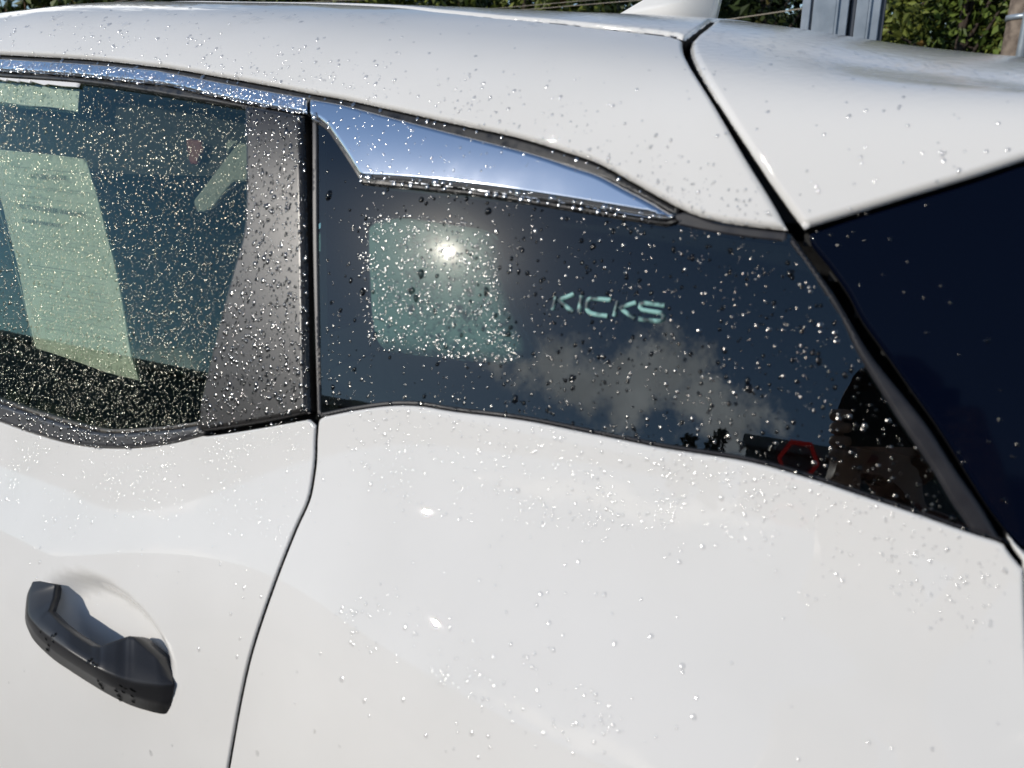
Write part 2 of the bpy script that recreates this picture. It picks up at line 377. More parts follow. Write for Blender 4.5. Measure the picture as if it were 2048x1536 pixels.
DG_RIGHT = [(490, 214), (492, 273), (492, 400), (487, 468), (468, 537), (441, 639), (420, 725), (402, 806), (399, 842)]
DG_BOT = [(399, 842), (342, 851), (239, 858), (188, 854), (102, 831), (0, 798)]
MO_BOT = [(0, 844), (68, 868), (137, 887), (205, 896), (273, 896), (342, 887), (403, 872)]
PI_BOT = [(400, 868), (455, 861), (540, 847), (617, 833)]

def shift(p, dx, dy): return [(a+dx, b+dy) for a, b in p]
XF = -1.42                                            # front edge of the rear door
car = empty('car', (0, 0, 0), label='wet white car covered in raindrops, seen at its rear door and quarter window', category='car')
def own(o, parent):
    o.parent = parent; return o
def cp(name, poly, material, parent, **k):            # car part or sub-part
    o = panel(name, poly, material, None, **k); return own(o, parent)
bpy.context.view_layer.update()

# --- rear door skin with its handle bowl
seam_uv = pc(SEAM); q_low = pc(Q_LOW)
mo_bot = pc(MO_BOT); pi_bot = pc(shift(PI_BOT, 0, 6))
bowl_c = pix2uv([(205, 1262)])[0]; bowl_ax = pix2uv([(70, 1165)])[0]-pix2uv([(330, 1350)])[0]; bowl_L = np.linalg.norm(bowl_ax); bowl_ax /= bowl_L
def bowl(uv):
    v = uv-bowl_c; a = v@bowl_ax; b = v@np.array([-bowl_ax[1], bowl_ax[0]])
    r = np.sqrt((a/(bowl_L*.52))**2+((b-.004)/.058)**2); return -.021*(1-smooth(.58, 1.0, r))
sb = np.array([[seam_uv[-1][0]+.02, -.62], [seam_uv[-1][0]+.03, -.95]])
door_poly = loop([[XF, mo_bot[0][1]-.01]], [[-1.1, mo_bot[0][1]-.002]], mo_bot, pi_bot[1:], seam_uv[1:]-[.0006, 0], sb-[.0006, 0], [[XF, -.95]])
door = cp('rear_door', door_poly, PAINT, car, off=0, roll=.0022, step=.009, dent=bowl)
gapw = .0026
quarter_poly = loop(seam_uv[::-1]+[gapw, 0], q_low[1:-1], pc([(2008, 1090), (2025, 1114), (2048, 1140)]), [[.15, -.5], [.20, -.62], [.24, -.74]],
                    [[(-.08+.34*math.cos(a)), -.95+.36*math.sin(a)] for a in np.linspace(math.radians(28), math.radians(176), 24)], [[seam_uv[-1][0]+.028, -.62]])
quarter = cp('quarter_panel', quarter_poly, PAINT, car, off=0, roll=.0028, step=.009)
# --- roof side, roof, tailgate
a_low = pc(A_LOW); ditch = pc(DITCH); gl = pc(GAP_L)
s0 = ditch[0][1]
a_poly = loop([[-2.0, a_low[0][1]+.02], [-1.6, a_low[0][1]+.008]], a_low, gl[::-1][1:], ditch[::-1], [[-.5, s0+.028], [-.62, s0+.09], [-.8, s0+.16], [-2.0, s0+.17]])
side = cp('roof_side_panel', a_poly, PAINT, car, off=.001, roll=.005, step=.011)
gr_roof = pc([(1370, 80), (1395, 62), (1422, 43)])
roof_poly = loop([[-2.0, s0+.175], [-.8, s0+.165], [-.62, s0+.095], [-.5, s0+.033]], ditch+[0, .005], gr_roof, [[gr_roof[-1][0]+.015, .62], [gr_roof[-1][0]+.03, .95], [-2.0, .95]])
roof = cp('roof', roof_poly, PAINT_WET, car, off=.003, roll=.004, step=.014)
gr = pc(GAP_R); b_low = pc(B_LOW)
bslope = (b_low[-1]-b_low[-8]); bslope /= np.linalg.norm(bslope)
b_end = b_low[-1]+bslope*.40
tail_poly = loop(gr, b_low[1:], [b_end], [[.485, .42], [.49, .95], [gr[0][0]+.035, .95], [gr[0][0]+.02, .62]])
tail = cp('tailgate', tail_poly, PAINT_WET, car, off=.002, roll=.006, step=.011)
c_top = pc(C_TOP); c_left = pc(C_LEFT); c_bot = pc(C_BOT)
c_poly = loop(c_left[::-1], c_top[1:], [c_top[-1]+bslope*.40], [[.488, .25], [.488, c_bot[-1][1]-.09]], c_bot[::-1])
cp('spoiler_side_panel', c_poly, GLOSSBLACK, tail, off=-.004, roll=.003, step=.014)
t_low = pc([(2015, 1066), (2031, 1085), (2048, 1103)]); t_left = pc([(2048, 1124), (2030, 1100), (2017, 1078)])
cp('lower_skin', loop(t_left, t_low, [[.488, c_bot[-1][1]-.10], [.49, -.3], [.49, -.8], [.26, -.75], [.21, -.62], [.158, -.5]]), PAINT, tail, off=-.001, roll=.004, step=.014)
# --- quarter window
q_rin = pc(Q_RIN); q_right = pc(Q_RIGHT)
glass_poly = loop(pc([(631, 834), (631, 500), (630, 238)]), pc([(640, 240), (760, 300), (900, 340), (1340, 420), (1440, 441), (1580, 464)]), q_right[1:-1], q_low[::-1][1:-1])
qwin = cp('quarter_window', glass_poly, QGLASS, car, off=-.004, roll=.001, depth=.002, step=.02)
ub_top = pc([(1338, 432), (1366, 421), (1428, 442), (1490, 452), (1575, 462)])
ub_bot = pc([(1572, 482), (1500, 474), (1420, 462), (1345, 446)])
cp('window_border', loop(ub_top, ub_bot), FRAME, qwin, off=-.003, roll=.002, step=.01)
cp('window_border', loop(q_rin[::-1], q_right, pc([(2004, 1087), (1938, 1063)])), FRAME, qwin, off=-.002, roll=.004, step=.01)
ql2 = pc(shift(Q_LOW, 0, -10)); cp('window_border', loop(q_low+[0, .0005], ql2[::-1]), FRAME, qwin, off=-.0028, roll=.0015, step=.01)
cp('window_border', loop(pc([(630, 232), (631, 500), (637, 832)]), pc([(629+2, 834), (622, 500), (621, 238)])), mat('seal_grey', (.10, .095, .095), .4), qwin, off=-.002, roll=.0015, step=.01)
chrome_poly = loop(pc(CH_TOP), pc(CH_LOW), pc(CH_BOT), pc(CH_LEFT))
cp('chrome_trim', chrome_poly, CHROME, qwin, off=.004, roll=.0055, step=.008, depth=.01)
cp('trim_gasket', loop(pc([(716, 352), (857, 370), (994, 386), (1120, 405), (1322, 440), (1346, 432)]), pc([(1356, 440), (1335, 450), (1250, 438), (994, 397), (857, 381), (720, 367)])), RUBBER, qwin, off=-.0005, roll=.002, step=.01)
cp('trim_gasket', loop(pc(shift(CH_LEFT, 2, -2)[::-1])[:], pc([(722, 366), (688, 312), (664, 276), (652, 260), (637, 248), (621, 242)])), RUBBER, qwin, off=-.001, roll=.001, step=.01)
# --- door window
dg_top = pc(DG_TOP); dg_bot = pc(DG_BOT); dg_right = pc(DG_RIGHT)
dglass = loop(dg_top+[0, .01], [dg_top[-1]+[.02, .0]], dg_right[1:]+[.02, 0], dg_bot-[0, .012], [[XF+.06, dg_bot[-1][1]-.01], [XF+.06, dg_top[0][1]+.03]])
cp('window_glass', dglass, DOORGLASS, door, off=-.006, roll=.001, depth=.003, step=.02)
dc_top = pc(DC_TOP); dc_bot = pc(DC_BOT)
cp('chrome_trim', loop([[XF, dc_top[0][1]+.02]], dc_top, dc_bot, [[XF, dc_bot[-1][1]+.02]]), CHROME, door, off=.003, roll=.0035, step=.009)
cp('window_seal', loop([[XF, dc_bot[-1][1]+.0195]], dc_bot[::-1]-[0, .0005], [dg_top[-1]+[.03, 0]], dg_top[::-1], [[XF, dg_top[0][1]+.02]]), RUBBER, door, off=-.001, roll=.003, step=.01)
sealpoly = loop([[XF, a_low[0][1]+.006]], a_low[:-18]-[0, .0005], pc(shift(CH_TOP, 6, 6))[::-1][:-2], dc_top[::-1]+[0, .0008], [[XF, dc_top[0][1]+.021]])
cp('roof_seal', sealpoly, RUBBER, side, off=-.004, roll=.003, step=.01)
pillar_top = pc([(490, 210), (560, 222), (606, 231)])
pillar_poly = loop(pillar_top, pc([(606, 231), (610, 400), (613, 600), (615, 740), (618, 826)]), pc([(618, 826), (540, 843), (455, 857), (401, 864)]), dg_right[::-1])
cp('pillar_trim', pillar_poly, TRIM, door, off=.003, roll=.006, step=.008)
cp('belt_moulding', loop(mo_bot+[0, .0006], [mo_bot[-1]+[.004, .004]], pc([(399, 850), (342, 859), (239, 866), (188, 862), (102, 839), (0, 806)]), [[XF, dg_bot[-1][1]-.012], [XF, mo_bot[0][1]-.006]]), MOULD, door, off=.003, roll=.005, step=.009)
cp('glass_wiper', loop(pc([(0, 806), (102, 839), (188, 862), (239, 866), (342, 859), (399, 850)]), dg_bot, [[XF, dg_bot[-1][1]-.006], [XF, dg_bot[-1][1]-.011]]), mat('wiper', (.11, .10, .085), .5), door, off=0, roll=.002, step=.01)

# --- dark inner body behind every gap, open only behind the glass
def inner_body():
    cx = (PG[:-1:2, :-1:2]).reshape(-1, 3); st = 2
    I = np.arange(0, len(XG)-st, st); J = np.arange(0, len(SG)-st, st)
    V = []; idx = -np.ones((len(XG), len(SG)), int); Fc = []
    uv = np.array([[XG[i]+DX, SG[j]+DS] for i in I for j in J])
    dpoly = loop(dg_top, dg_right, dg_bot, [[XF+.07, dg_bot[-1][1]-.005], [XF+.07, dg_top[0][1]+.02]])
    hole = inside(dpoly, uv) | (edge_dist(dpoly, uv)[0] < .010) | inside(glass_poly, uv) | (edge_dist(glass_poly, uv)[0] < .012)
    front = inside(np.array([[-1.98, -.16], [-1.5, -.16], [-1.5, .2], [-1.98, .2]]), uv)
    O = PG-NG*(.020-bowl(np.stack(np.meshgrid(XG, SG, indexing='ij'), -1).reshape(-1, 2)).reshape(len(XG), len(SG)))[..., None]
    k = 0
    for i in I:
        for j in J:
            if not hole[k]:
                f = []
                for a, b in ((i, j), (i+st, j), (i+st, j+st), (i, j+st)):
                    if idx[a, b] < 0: idx[a, b] = len(V); V.append(O[a, b])
                    f.append(idx[a, b])
                Fc.append(f)
            k += 1
    o = mesh_obj('inner_body', V, Fc, GAP, None); own(o, car)
inner_body()

# --- door handle: lofted strap, every rail lifted off the door skin
HST = [((64, 1166), (66, 1163), (80, 1162), .0, .001, .0), ((53, 1195), (57, 1186), (112, 1169), .003, .009, .0), ((50, 1235), (54, 1224), (108, 1196), .006, .021, .006),
       ((61, 1270), (73, 1253), (97, 1222), .010, .031, .018), ((100, 1313), (111, 1284), (120, 1246), .013, .038, .025), ((144, 1344), (145, 1307), (150, 1270), .014, .042, .028),
       ((188, 1372), (184, 1331), (184, 1291), .013, .042, .027), ((206, 1383), (201, 1340), (200, 1293), .012, .041, .024), ((232, 1397), (226, 1352), (230, 1282), .010, .037, .014), ((262, 1411), (256, 1363), (258, 1272), .006, .030, .003), ((280, 1417), (272, 1367), (269, 1275), .005, .026, .002),
       ((325, 1428), (321, 1371), (314, 1316), .001, .013, .0), ((341, 1424), (347, 1368), (345, 1357), -.001, .004, -.001)]
def make_handle():
    K = np.array([[*a, *b, *c, d*.85, e*.82, f*.72] for a, b, c, d, e, f in HST], float)
    t = np.arange(len(K)); tt = np.linspace(0, len(K)-1, 12*5+1+24)
    Q = np.stack([np.interp(tt, t, K[:, k]) if k in (4, 5) else pchip(t, K[:, k], tt) for k in range(9)], -1)
    L = Psurf(pix2uv(Q[:, 0:2], Q[:, 6]), Q[:, 6]); R_ = Psurf(pix2uv(Q[:, 2:4], Q[:, 7]), Q[:, 7]); uvT = pix2uv(Q[:, 4:6], Q[:, 8]); T = Psurf(uvT, Q[:, 8])
    uvL = pix2uv(Q[:, 0:2], Q[:, 6]); thick = np.interp(tt, [0, 2.2, 3.4, 7.2, 8.6, 12], [.012, .012, .013, .013, .02, .02])
    B = Psurf(uvT*.45+uvL*.55, np.minimum(Q[:, 8], Q[:, 6])-thick*.5); B2 = Psurf(uvT*.93+uvL*.07, Q[:, 8]-thick*.8)
    e = .10
    rails = [L, L+(R_-L)*.5, L+(R_-L)*(1-e), R_+(L-R_)*.04+(T-R_)*.03, R_+(T-R_)*e, R_+(T-R_)*.5, R_+(T-R_)*(1-e*.8), T, T+(B2-T)*.5, B2, B, L+(B-L)*.15]
    # soften the ridge
    n = len(rails); V = np.stack(rails, 1).reshape(-1, 3); m = len(tt)
    Fc = [(i*n+k, i*n+(k+1) % n, (i+1)*n+(k+1) % n, (i+1)*n+k) for i in range(m-1) for k in range(n)]
    Fc += [tuple(range(n))[::-1], tuple(range((m-1)*n, m*n))]
    o = mesh_obj('door_handle', V, Fc, HANDLE, None); own(o, door)
    return o
handle = make_handle()

# --- cabin: lining, rear seat, lit headrest behind the quarter glass
def lining():
    I = np.arange(0, len(XG), 6); J = np.where(SG > .13)[0][::8]
    V = [(PG[i, j]-NG[i, j]*.05) for i in I for j in J]; n = len(J)
    Fc = [(a*n+b, (a+1)*n+b, (a+1)*n+b+1, a*n+b+1) for a in range(len(I)-1) for b in range(n-1)]
    own(mesh_obj('headliner', V, Fc, CABIN, None), car)
lining()
seat = own(empty('rear_seat', (0, 0, 0)), car)
def cushion(name, c, size, rot, parent, m, bev=.04, **p):
    bm = bmesh.new(); bm_box(bm, c, size, Matrix.Rotation(rot, 3, 'Y'), bev)
    o = bm_obj(name, bm, m, None, True, **p); o.parent = parent; return o
for y in (.42, 1.02):
    cushion('backrest', (-.60, y, .86), (.14, .56, .62), math.radians(-14), seat, CABIN)
    cushion('seat_base', (-.92, y, .60), (.55, .56, .16), 0, seat, CABIN)
cushion('cargo_floor', (-.05, .72, .66), (.95, 1.2, .04), 0, seat, CABIN, .01)
cushion('front_seat', (-1.75, .42, .95), (.16, .5, .75), math.radians(-14), seat, CABIN)
HR = [(724, 436), (790, 426), (880, 438), (950, 450), (984, 480), (1000, 560), (1025, 640), (1046, 700), (1020, 724), (940, 722), (850, 712), (790, 704), (745, 694), (726, 640), (718, 540), (716, 470), (724, 436)]  # headrest outline follows the sunlit patch, its shadow edges put into the shape
hr_uv = pix2uv(curve(HR, 8), -.045)
o = panel('side_headrest', hr_uv[:-1], HEADREST, None, off=-.045, roll=.022, depth=.02, step=.008); o.parent = seat
# seat belt webbing and anchor behind the door glass
def inner(name, px, off, m, parent=seat, roll=.002, **k):
    o = panel(name, pix2uv(curve(px, 10) if k.pop('smooth_', False) else np.vstack([curve([px[i], px[(i+1) % len(px)]], 12)[:-1] for i in range(len(px))]), off), m, None, off=off, roll=roll, depth=.002, step=.012, **k)
    o.parent = parent; return o
BELT = mat('belt_cover', (.26, .27, .25), .7)
inner('pillar_cover', [(385, 403), (476, 284), (505, 290), (505, 361), (466, 362), (437, 398), (427, 412), (406, 424), (392, 421)], -.035, BELT)
inner('pillar_cover', [(452, 279), (474, 281), (452, 307)], -.036, BELT)
inner('warning_tag', [(370, 276), (402, 280), (404, 300), (392, 328), (378, 326)], -.04, REDTAG)

# --- KICKS lettering on the quarter glass, letter by letter
def stroke_letters():
    W = 4.4
    L = {'letter_k': [[(1148, 588), (1117, 600), (1146, 624)], [(1112, 593), (1105, 620)]], 'letter_i': [[(1163, 591), (1158, 625)]],
         'letter_c': [[(1222, 600), (1182, 597), (1175, 604), (1174, 618), (1184, 627), (1215, 632)]], 'letter_k.001': [[(1272, 605), (1239, 615), (1269, 638)], [(1235, 602), (1228, 633)]],
         'letter_s': [[(1329, 611), (1287, 606), (1281, 611), (1284, 619), (1322, 626), (1327, 633), (1320, 642), (1277, 638)]]}
    for nm, strokes in L.items():
        V = []; Fc = []
        for k, s in enumerate(strokes):
            w = W*(.8 if k else 1.0)
            p = curve(s, 4) if len(s) > 3 else np.vstack([curve([s[i], s[i+1]], 4)[(0 if i == 0 else 1):] for i in range(len(s)-1)])
            t = np.gradient(p, axis=0); t /= np.linalg.norm(t, axis=1, keepdims=True); nn = np.stack([-t[:, 1], t[:, 0]], -1)
            b = len(V); rows = [(-w, .0), (-w*.7, .0009), (w*.7, .0009), (w, .0)]
            for d, h in rows:
                uv = pix2uv(p+nn*d, -.0036); V.extend(list(Psurf(uv, np.full(len(p), -.0036+h+k*.0003))))
            m = len(p)
            for r in range(3): Fc += [(b+r*m+i, b+r*m+i+1, b+(r+1)*m+i+1, b+(r+1)*m+i) for i in range(m-1)]
        own(mesh_obj(nm.split('.')[0], V, Fc, LETTER, None), qwin)
stroke_letters()

# --- buyers guide hanging inside the door glass
guide = empty('window_price_sheet', (-.95, 0, 1.2), label='pale printed buyers guide sheet hanging inside the rear door window', category='paper sheet')
bpy.context.view_layer.update()
gi = Matrix.Translation((.95, 0, -1.2))
def gown(o): o.parent = guide; o.matrix_parent_inverse = gi; return o
PO = -.016
SHEET = [[(-28, 294), (0, 299), (102, 309), (170, 318)], [(170, 318), (176, 334), (183, 359), (196, 402), (209, 454), (227, 522), (239, 579), (250, 638), (261, 706), (278, 761)],
         [(278, 761), (220, 747), (152, 723), (96, 704), (71, 697)], [(71, 697), (56, 638), (44, 576), (32, 520), (12, 440), (0, 395), (-28, 294)]]
sheet_uv = loop(*[pix2uv(curve(s, 12), PO) for s in SHEET])
gown(panel('sheet', sheet_uv, PAPER, None, off=PO, roll=.0006, depth=.0006, step=.015))
STRIP = [[(-40, 159), (0, 163), (160, 174)], [(160, 174), (158, 190), (155, 224)], [(155, 224), (130, 219), (100, 214), (60, 212), (30, 208), (0, 204), (-40, 200)]]
gown(panel('sleeve_top', loop(*[pix2uv(curve(s, 12), PO+.002) for s in STRIP]), mat('sleeve_board', (.78, .82, .76), .6), None, off=PO+.002, roll=.0006, depth=.0006, step=.015))
FLAP = [[(-42, 147), (0, 151), (161, 163)], [(161, 163), (157, 174)], [(157, 174), (125, 172), (95, 168), (88, 170), (64, 163), (61, 166), (40, 162), (38, 164), (16, 160), (13, 163), (0, 159), (-42, 156)]]
gown(panel('outer_flap', loop(*[pix2uv(curve(s, 12) if i < 2 else np.array(s, float), -.003) for i, s in enumerate(FLAP)]), WHITEPLASTIC, None, off=-.003, roll=.0006, depth=.0006, step=.015))
SLV = [[(-44, 199), (0, 205), (155, 225)], [(155, 225), (166, 270), (174, 322), (200, 402), (232, 522), (255, 638), (284, 765)], [(284, 765), (220, 752), (96, 709), (68, 701)], [(68, 701), (40, 576), (-8, 395), (-44, 199)]]
gown(panel('clear_sleeve', loop(*[pix2uv(curve(s, 14), PO+.004) for s in SLV]), SLEEVE, None, off=PO+.004, roll=.0006, depth=.0004, step=.02))
def text_on_sheet(txt, p0, p1, h, name):
    cu = bpy.data.curves.new('t', 'FONT'); cu.body = txt; cu.size = 1.0; cu.resolution_u = 2; cu.offset = .004
    to = bpy.data.objects.new('t', cu); col.objects.link(to); bpy.context.view_layer.update()
    me = bpy.data.meshes.new_from_object(to.evaluated_get(bpy.context.evaluated_depsgraph_get())); bpy.data.objects.remove(to)
    v = np.array([q.co[:] for q in me.vertices]); w = v[:, 0].max()
    p0, p1 = np.array(p0, float), np.array(p1, float); ax = (p1-p0)/w; up = np.array([h*.10, -h])/.72
    px = p0+v[:, :1]*ax+v[:, 1:2]*up
    V = Psurf(pix2uv(px, PO+.0012), np.full(len(px), PO+.0012))
    gown(mesh_obj(name, V, [tuple(p.vertices) for p in me.polygons], INK, None, smooth_shade=False)); bpy.data.meshes.remove(me)
text_on_sheet('BUYERS GUIDE', (61, 356), (132, 360), 9, 'print')
text_on_sheet('AS IS - NO DEALER WARRANTY', (37, 416), (170, 435), 9, 'print')
text_on_sheet('DEALER WARRANTY', (43, 444), (125, 456), 8, 'print')
def print_lines():
    V = []; Fc = []
    rows = [(332, 20, 168, .9), (367, 10, 182, .8), (373, 30, 180, .6), (388, 24, 100, .6), (392, 35, 185, .7), (400, 30, 90, .9), (407, 30, 188, .7), (466, 50, 150, .6), (474, 55, 190, .5), (482, 52, 200, .5), (490, 60, 196, .5),
            (528, 52, 150, 1.3), (534, 55, 214, .7), (546, 60, 210, .6), (554, 62, 160, .6), (566, 68, 218, .6), (572, 70, 215, .6), (582, 72, 220, .8), (592, 76, 225, .5), (599, 80, 228, .5), (606, 80, 226, .5), (613, 82, 228, .7), (620, 78, 200, .5),
            (630, 76, 232, .9), (638, 80, 150, 1.0), (646, 84, 238, .6), (655, 88, 236, 1.0)]
    for y, x0, x1, w in rows:
        sl_ = .10+(y-330)/330*.09
        xs = np.arange(x0, x1, 7.0)
        for a in xs:
            if rng.random() < (.12 if w < .65 else .04): continue
            b = min(a+6.4, x1); q = [(a, y+(a-x0)*sl_-w/2), (b, y+(b-x0)*sl_-w/2), (b, y+(b-x0)*sl_+w/2), (a, y+(a-x0)*sl_+w/2)]
            k = len(V); V.extend(list(Psurf(pix2uv(q, PO+.0011), np.full(4, PO+.0011)))); Fc.append((k+3, k+2, k+1, k))
    gown(mesh_obj('fine_print', V, Fc, mat('ink_grey', (.16, .18, .18), .7), None, smooth_shade=False, kind='stuff'))
print_lines()

# --- shark fin on the roof centre line
def fin():
    yc = PG[-1, -1, 1]
    def hitp(px, py):
        d = ray(px, py); return CAM+d*((.74-CAM[1])/d[1])
    a, b, c, d = hitp(1225, 44), hitp(1302, -3), hitp(1440, -6), hitp(1424, 52)
    top1, top2 = b+(b-a)*.45, hitp(1462, -60)
    pts = [a, (a*.4+b*.6), b, top1, top2, c, d]
    V = []; Fc = []
    for s, w in ((-1, 1), (1, 1)):
        for i, p in enumerate(pts):
            hw = .024*max(.12, 1-(p[2]-a[2])/.12)
            V.append(p+np.array([0, s*hw, 0]))
    n = len(pts); Fc = [tuple(range(n))[::-1], tuple(range(n, 2*n))]+[(i, (i+1) % n, n+(i+1) % n, n+i) for i in range(n)]
    bm = bmesh.new(); vv = [bm.verts.new(v) for v in V]
    for f in Fc: bm.faces.new([vv[i] for i in f])
    bmesh.ops.recalc_face_normals(bm, faces=bm.faces); bmesh.ops.bevel(bm, geom=list(bm.edges), offset=.003, segments=3, affect='EDGES')
    o = bm_obj('antenna_fin', bm, PAINT, None, True); own(o, roof)
fin()

# ------------------------------------------------------------------ rest of the car outside the picture: far side, tail, front doors, wheel
def far_side():
    yc = PG[:, -1, 1].max()
    I = np.arange(0, len(XG), 5); V = []; n = 0
    for lo, hi, nm, m in ((-.95, -.13, 'far_body_side', PAINT), (-.13, .17, 'far_windows', mat('far_glass', (.01, .013, .015), .05)), (.17, .951, 'far_roof_half', PAINT)):
        J = np.where((SG >= lo-1e-6) & (SG <= hi+.02))[0][::5]
        V = [(PG[i, j, 0], 2*yc-PG[i, j, 1], PG[i, j, 2]) for i in I for j in J]; k = len(J)
        Fc = [(a*k+b, a*k+b+1, (a+1)*k+b+1, (a+1)*k+b) for a in range(len(I)-1) for b in range(k-1)]
        own(mesh_obj(nm, V, Fc, m, None), car)
    J = np.where(SG > -.95)[0][::8]; k = len(J)
    V = [(PG[i, j, 0], 2*yc-PG[i, j, 1]-.03*(1 if SG[j] < .3 else .3), PG[i, j, 2]-(.03 if SG[j] > .2 else 0)) for i in I for j in J]
    Fc = [(a*k+b, a*k+b+1, (a+1)*k+b+1, (a+1)*k+b) for a in range(len(I)-1) for b in range(k-1)]
    own(mesh_obj('far_cabin_lining', V, Fc, CABIN, None), car)
    # tail closing wall
    i = len(XG)-2; J = np.where(SG > -.95)[0][::6]
    L = [PG[i, j]-NG[i, j]*.012 for j in J]; R_ = [np.array([p[0], 2*yc-p[1], p[2]]) for p in L]
    V = L+R_; k = len(J); Fc = [(a, k+a, k+a+1, a+1) for a in range(k-1)]
    own(mesh_obj('tail_wall', V, Fc, PAINT, None), car); own(mesh_obj('cargo_lining', [np.array(v)-[.03, 0, 0] for v in V], Fc, CABIN, None), car)
    own(mesh_obj('front_bulkhead', [np.array([-1.99, v[1], v[2]-.01]) for v in V], Fc, CABIN, None), car)
    gz = [j for j in range(k-1) if -.12 < SG[J[j]] < .26]
    own(mesh_obj('tail_window', [np.array(v)+[.006, .0, 0] for v in V], [(a, k+a, k+a+1, a+1) for a in gz], mat('tail_glass', (.008, .01, .014), .05), None), car)
    # bonnet and windscreen ahead of the front doors
    def prism(nm, prof, y0, y1, m):
        n = len(prof); V = [(x, y0, z) for x, z in prof]+[(x, y1, z) for x, z in prof]
        bm = bmesh.new(); vv = [bm.verts.new(v) for v in V]
        for f in [tuple(range(n)), tuple(range(n, 2*n))[::-1]]+[(q, n+q, n+(q+1) % n, (q+1) % n) for q in range(n)]: bm.faces.new([vv[q] for q in f])
        bmesh.ops.recalc_face_normals(bm, faces=bm.faces); bmesh.ops.bevel(bm, geom=list(bm.edges), offset=.05, segments=3, affect='EDGES'); own(bm_obj(nm, bm, m, None, True), car)
    prism('bonnet', [(-2.0, .36), (-2.0, 1.14), (-2.75, 1.10), (-3.35, .98), (-3.48, .75), (-3.45, .36)], -.10, 2*yc+.10, PAINT)
    prism('windscreen', [(-1.97, 1.05), (-1.97, 1.60), (-2.08, 1.59), (-2.80, 1.09), (-2.80, 1.02)], .16, 2*yc-.16, mat('screen_glass', (.01, .014, .015), .04))
    # floor pan
    bm = bmesh.new(); bm_box(bm, (-.9, yc, .36), (2.6, 1.5, .06)); own(bm_obj('floor_pan', bm, GAP, None), car)
far_side()
fd = cp('front_door', np.array([[-2.0, -.95], [XF-.005, -.95], [XF-.005, mo_bot[0][1]-.012], [-2.0, mo_bot[0][1]-.03]]), PAINT, car, off=0, roll=.004, step=.03)
cp('window_glass', np.array([[-2.0, dg_bot[-1][1]-.02], [XF-.05, dg_bot[-1][1]-.01], [XF-.05, dg_top[0][1]+.03], [-2.0, dg_top[0][1]+.04]]), mat('front_glass', (.01, .014, .015), .04), fd, off=-.006, roll=.001, step=.04)
cp('pillar_trim', np.array([[XF-.045, dg_bot[-1][1]-.01], [XF+.055, dg_bot[-1][1]-.01], [XF+.055, dg_top[0][1]+.024], [XF-.045, dg_top[0][1]+.03]]), TRIM, fd, off=-.002, roll=.003, step=.03)
def wheel():
    w = own(empty('wheel'), car); c = Vector((-.08, .02, .33))
    for nm, prof, m in (('tyre', [(.20, -.10), (.30, -.11), (.325, -.07), (.33, 0), (.325, .07), (.30, .11), (.20, .10)], mat('tyre_rubber', (.02, .02, .02), .8)),
                        ('rim', [(.0, -.05), (.05, -.06), (.16, -.05), (.205, -.09), (.21, .08)], mat('rim_alloy', (.25, .25, .26), .3, metal=.8))):
        V = []; n = 40
        for r, y in prof:
            for k in range(n):
                a = 2*math.pi*k/n; V.append((c.x+r*math.cos(a), c.y+y, c.z+r*math.sin(a)))
        Fc = [(i*n+k, i*n+(k+1) % n, (i+1)*n+(k+1) % n, (i+1)*n+k) for i in range(len(prof)-1) for k in range(n)]
        o = mesh_obj(nm, V, Fc, m, None); o.parent = w
wheel()

# ------------------------------------------------------------------ raindrops
def domes(uv, off, r, aspect, hgt, wob, fine=1):
    """low lens-shaped drops sitting on the sheet; returns verts, tris"""
    n = len(uv); P = Psurf(uv, np.broadcast_to(off, (n,))); N = Nsurf(uv); T, S = frame3(uv)
    T /= np.linalg.norm(T, axis=1, keepdims=True); S = np.cross(N, T)
    seg = 8 if fine == 0 else 12; A_ = [0, .2, .45, .7] if fine else [0, .35, .68]
    rings = [(math.cos(a*math.pi/2)**.9, math.sin(a*math.pi/2)) for a in A_]; nr = len(rings)
    rings = [(rr, 1-rr*rr) for rr in ((1, .86, .62, .32) if fine else (1, .78, .42))]
    V = np.zeros((n, seg*nr+1, 3)); ph = rng.random(n)*6.28
    for q, (rr, hh) in enumerate(rings):
        for k in range(seg):
            a = 2*math.pi*k/seg
            w = 1+wob*np.sin(2*a+ph)+wob*.6*np.sin(3*a+ph*1.7)
            drop = (1+.25*(aspect-1)*(-math.sin(a)))
            V[:, q*seg+k] = P+T*(r*rr*math.cos(a)*w)[:, None]+S*(r*rr*math.sin(a)*aspect*w*drop)[:, None]+N*(r*hgt*hh)[:, None]
    V[:, -1] = P+N*(r*hgt)[:, None]
    tri = []
    for q in range(nr-1):
        for k in range(seg):
            a, b, c, d = q*seg+k, q*seg+(k+1) % seg, (q+1)*seg+(k+1) % seg, (q+1)*seg+k
            tri += [(a, b, c), (a, c, d)]
    tri += [((nr-1)*seg+k, (nr-1)*seg+(k+1) % seg, nr*seg) for k in range(seg)]
    tri = np.array(tri); Tt = (tri[None]+(np.arange(n)*(seg*nr+1))[:, None, None]).reshape(-1, 3)
    return V.reshape(-1, 3), Tt
def scatter(polypx, n, dens=None):
    p = np.asarray(polypx, float); lo, hi = p.min(0), p.max(0); out = np.zeros((0, 2))
    while len(out) < n:
        q = lo+(hi-lo)*rng.random((n*2, 2)); q = q[inside(p, q)]
        if dens is not None: q = q[rng.random(len(q)) < dens(q)]
        out = np.vstack([out, q])
    return out[:n]
def fbm(q, sc, seed=0.0):
    return np.array([mnoise.fractal(Vector((x*sc, y*sc, seed)), 1.0, 2.0, 3) for x, y in q])
DROPS = {}
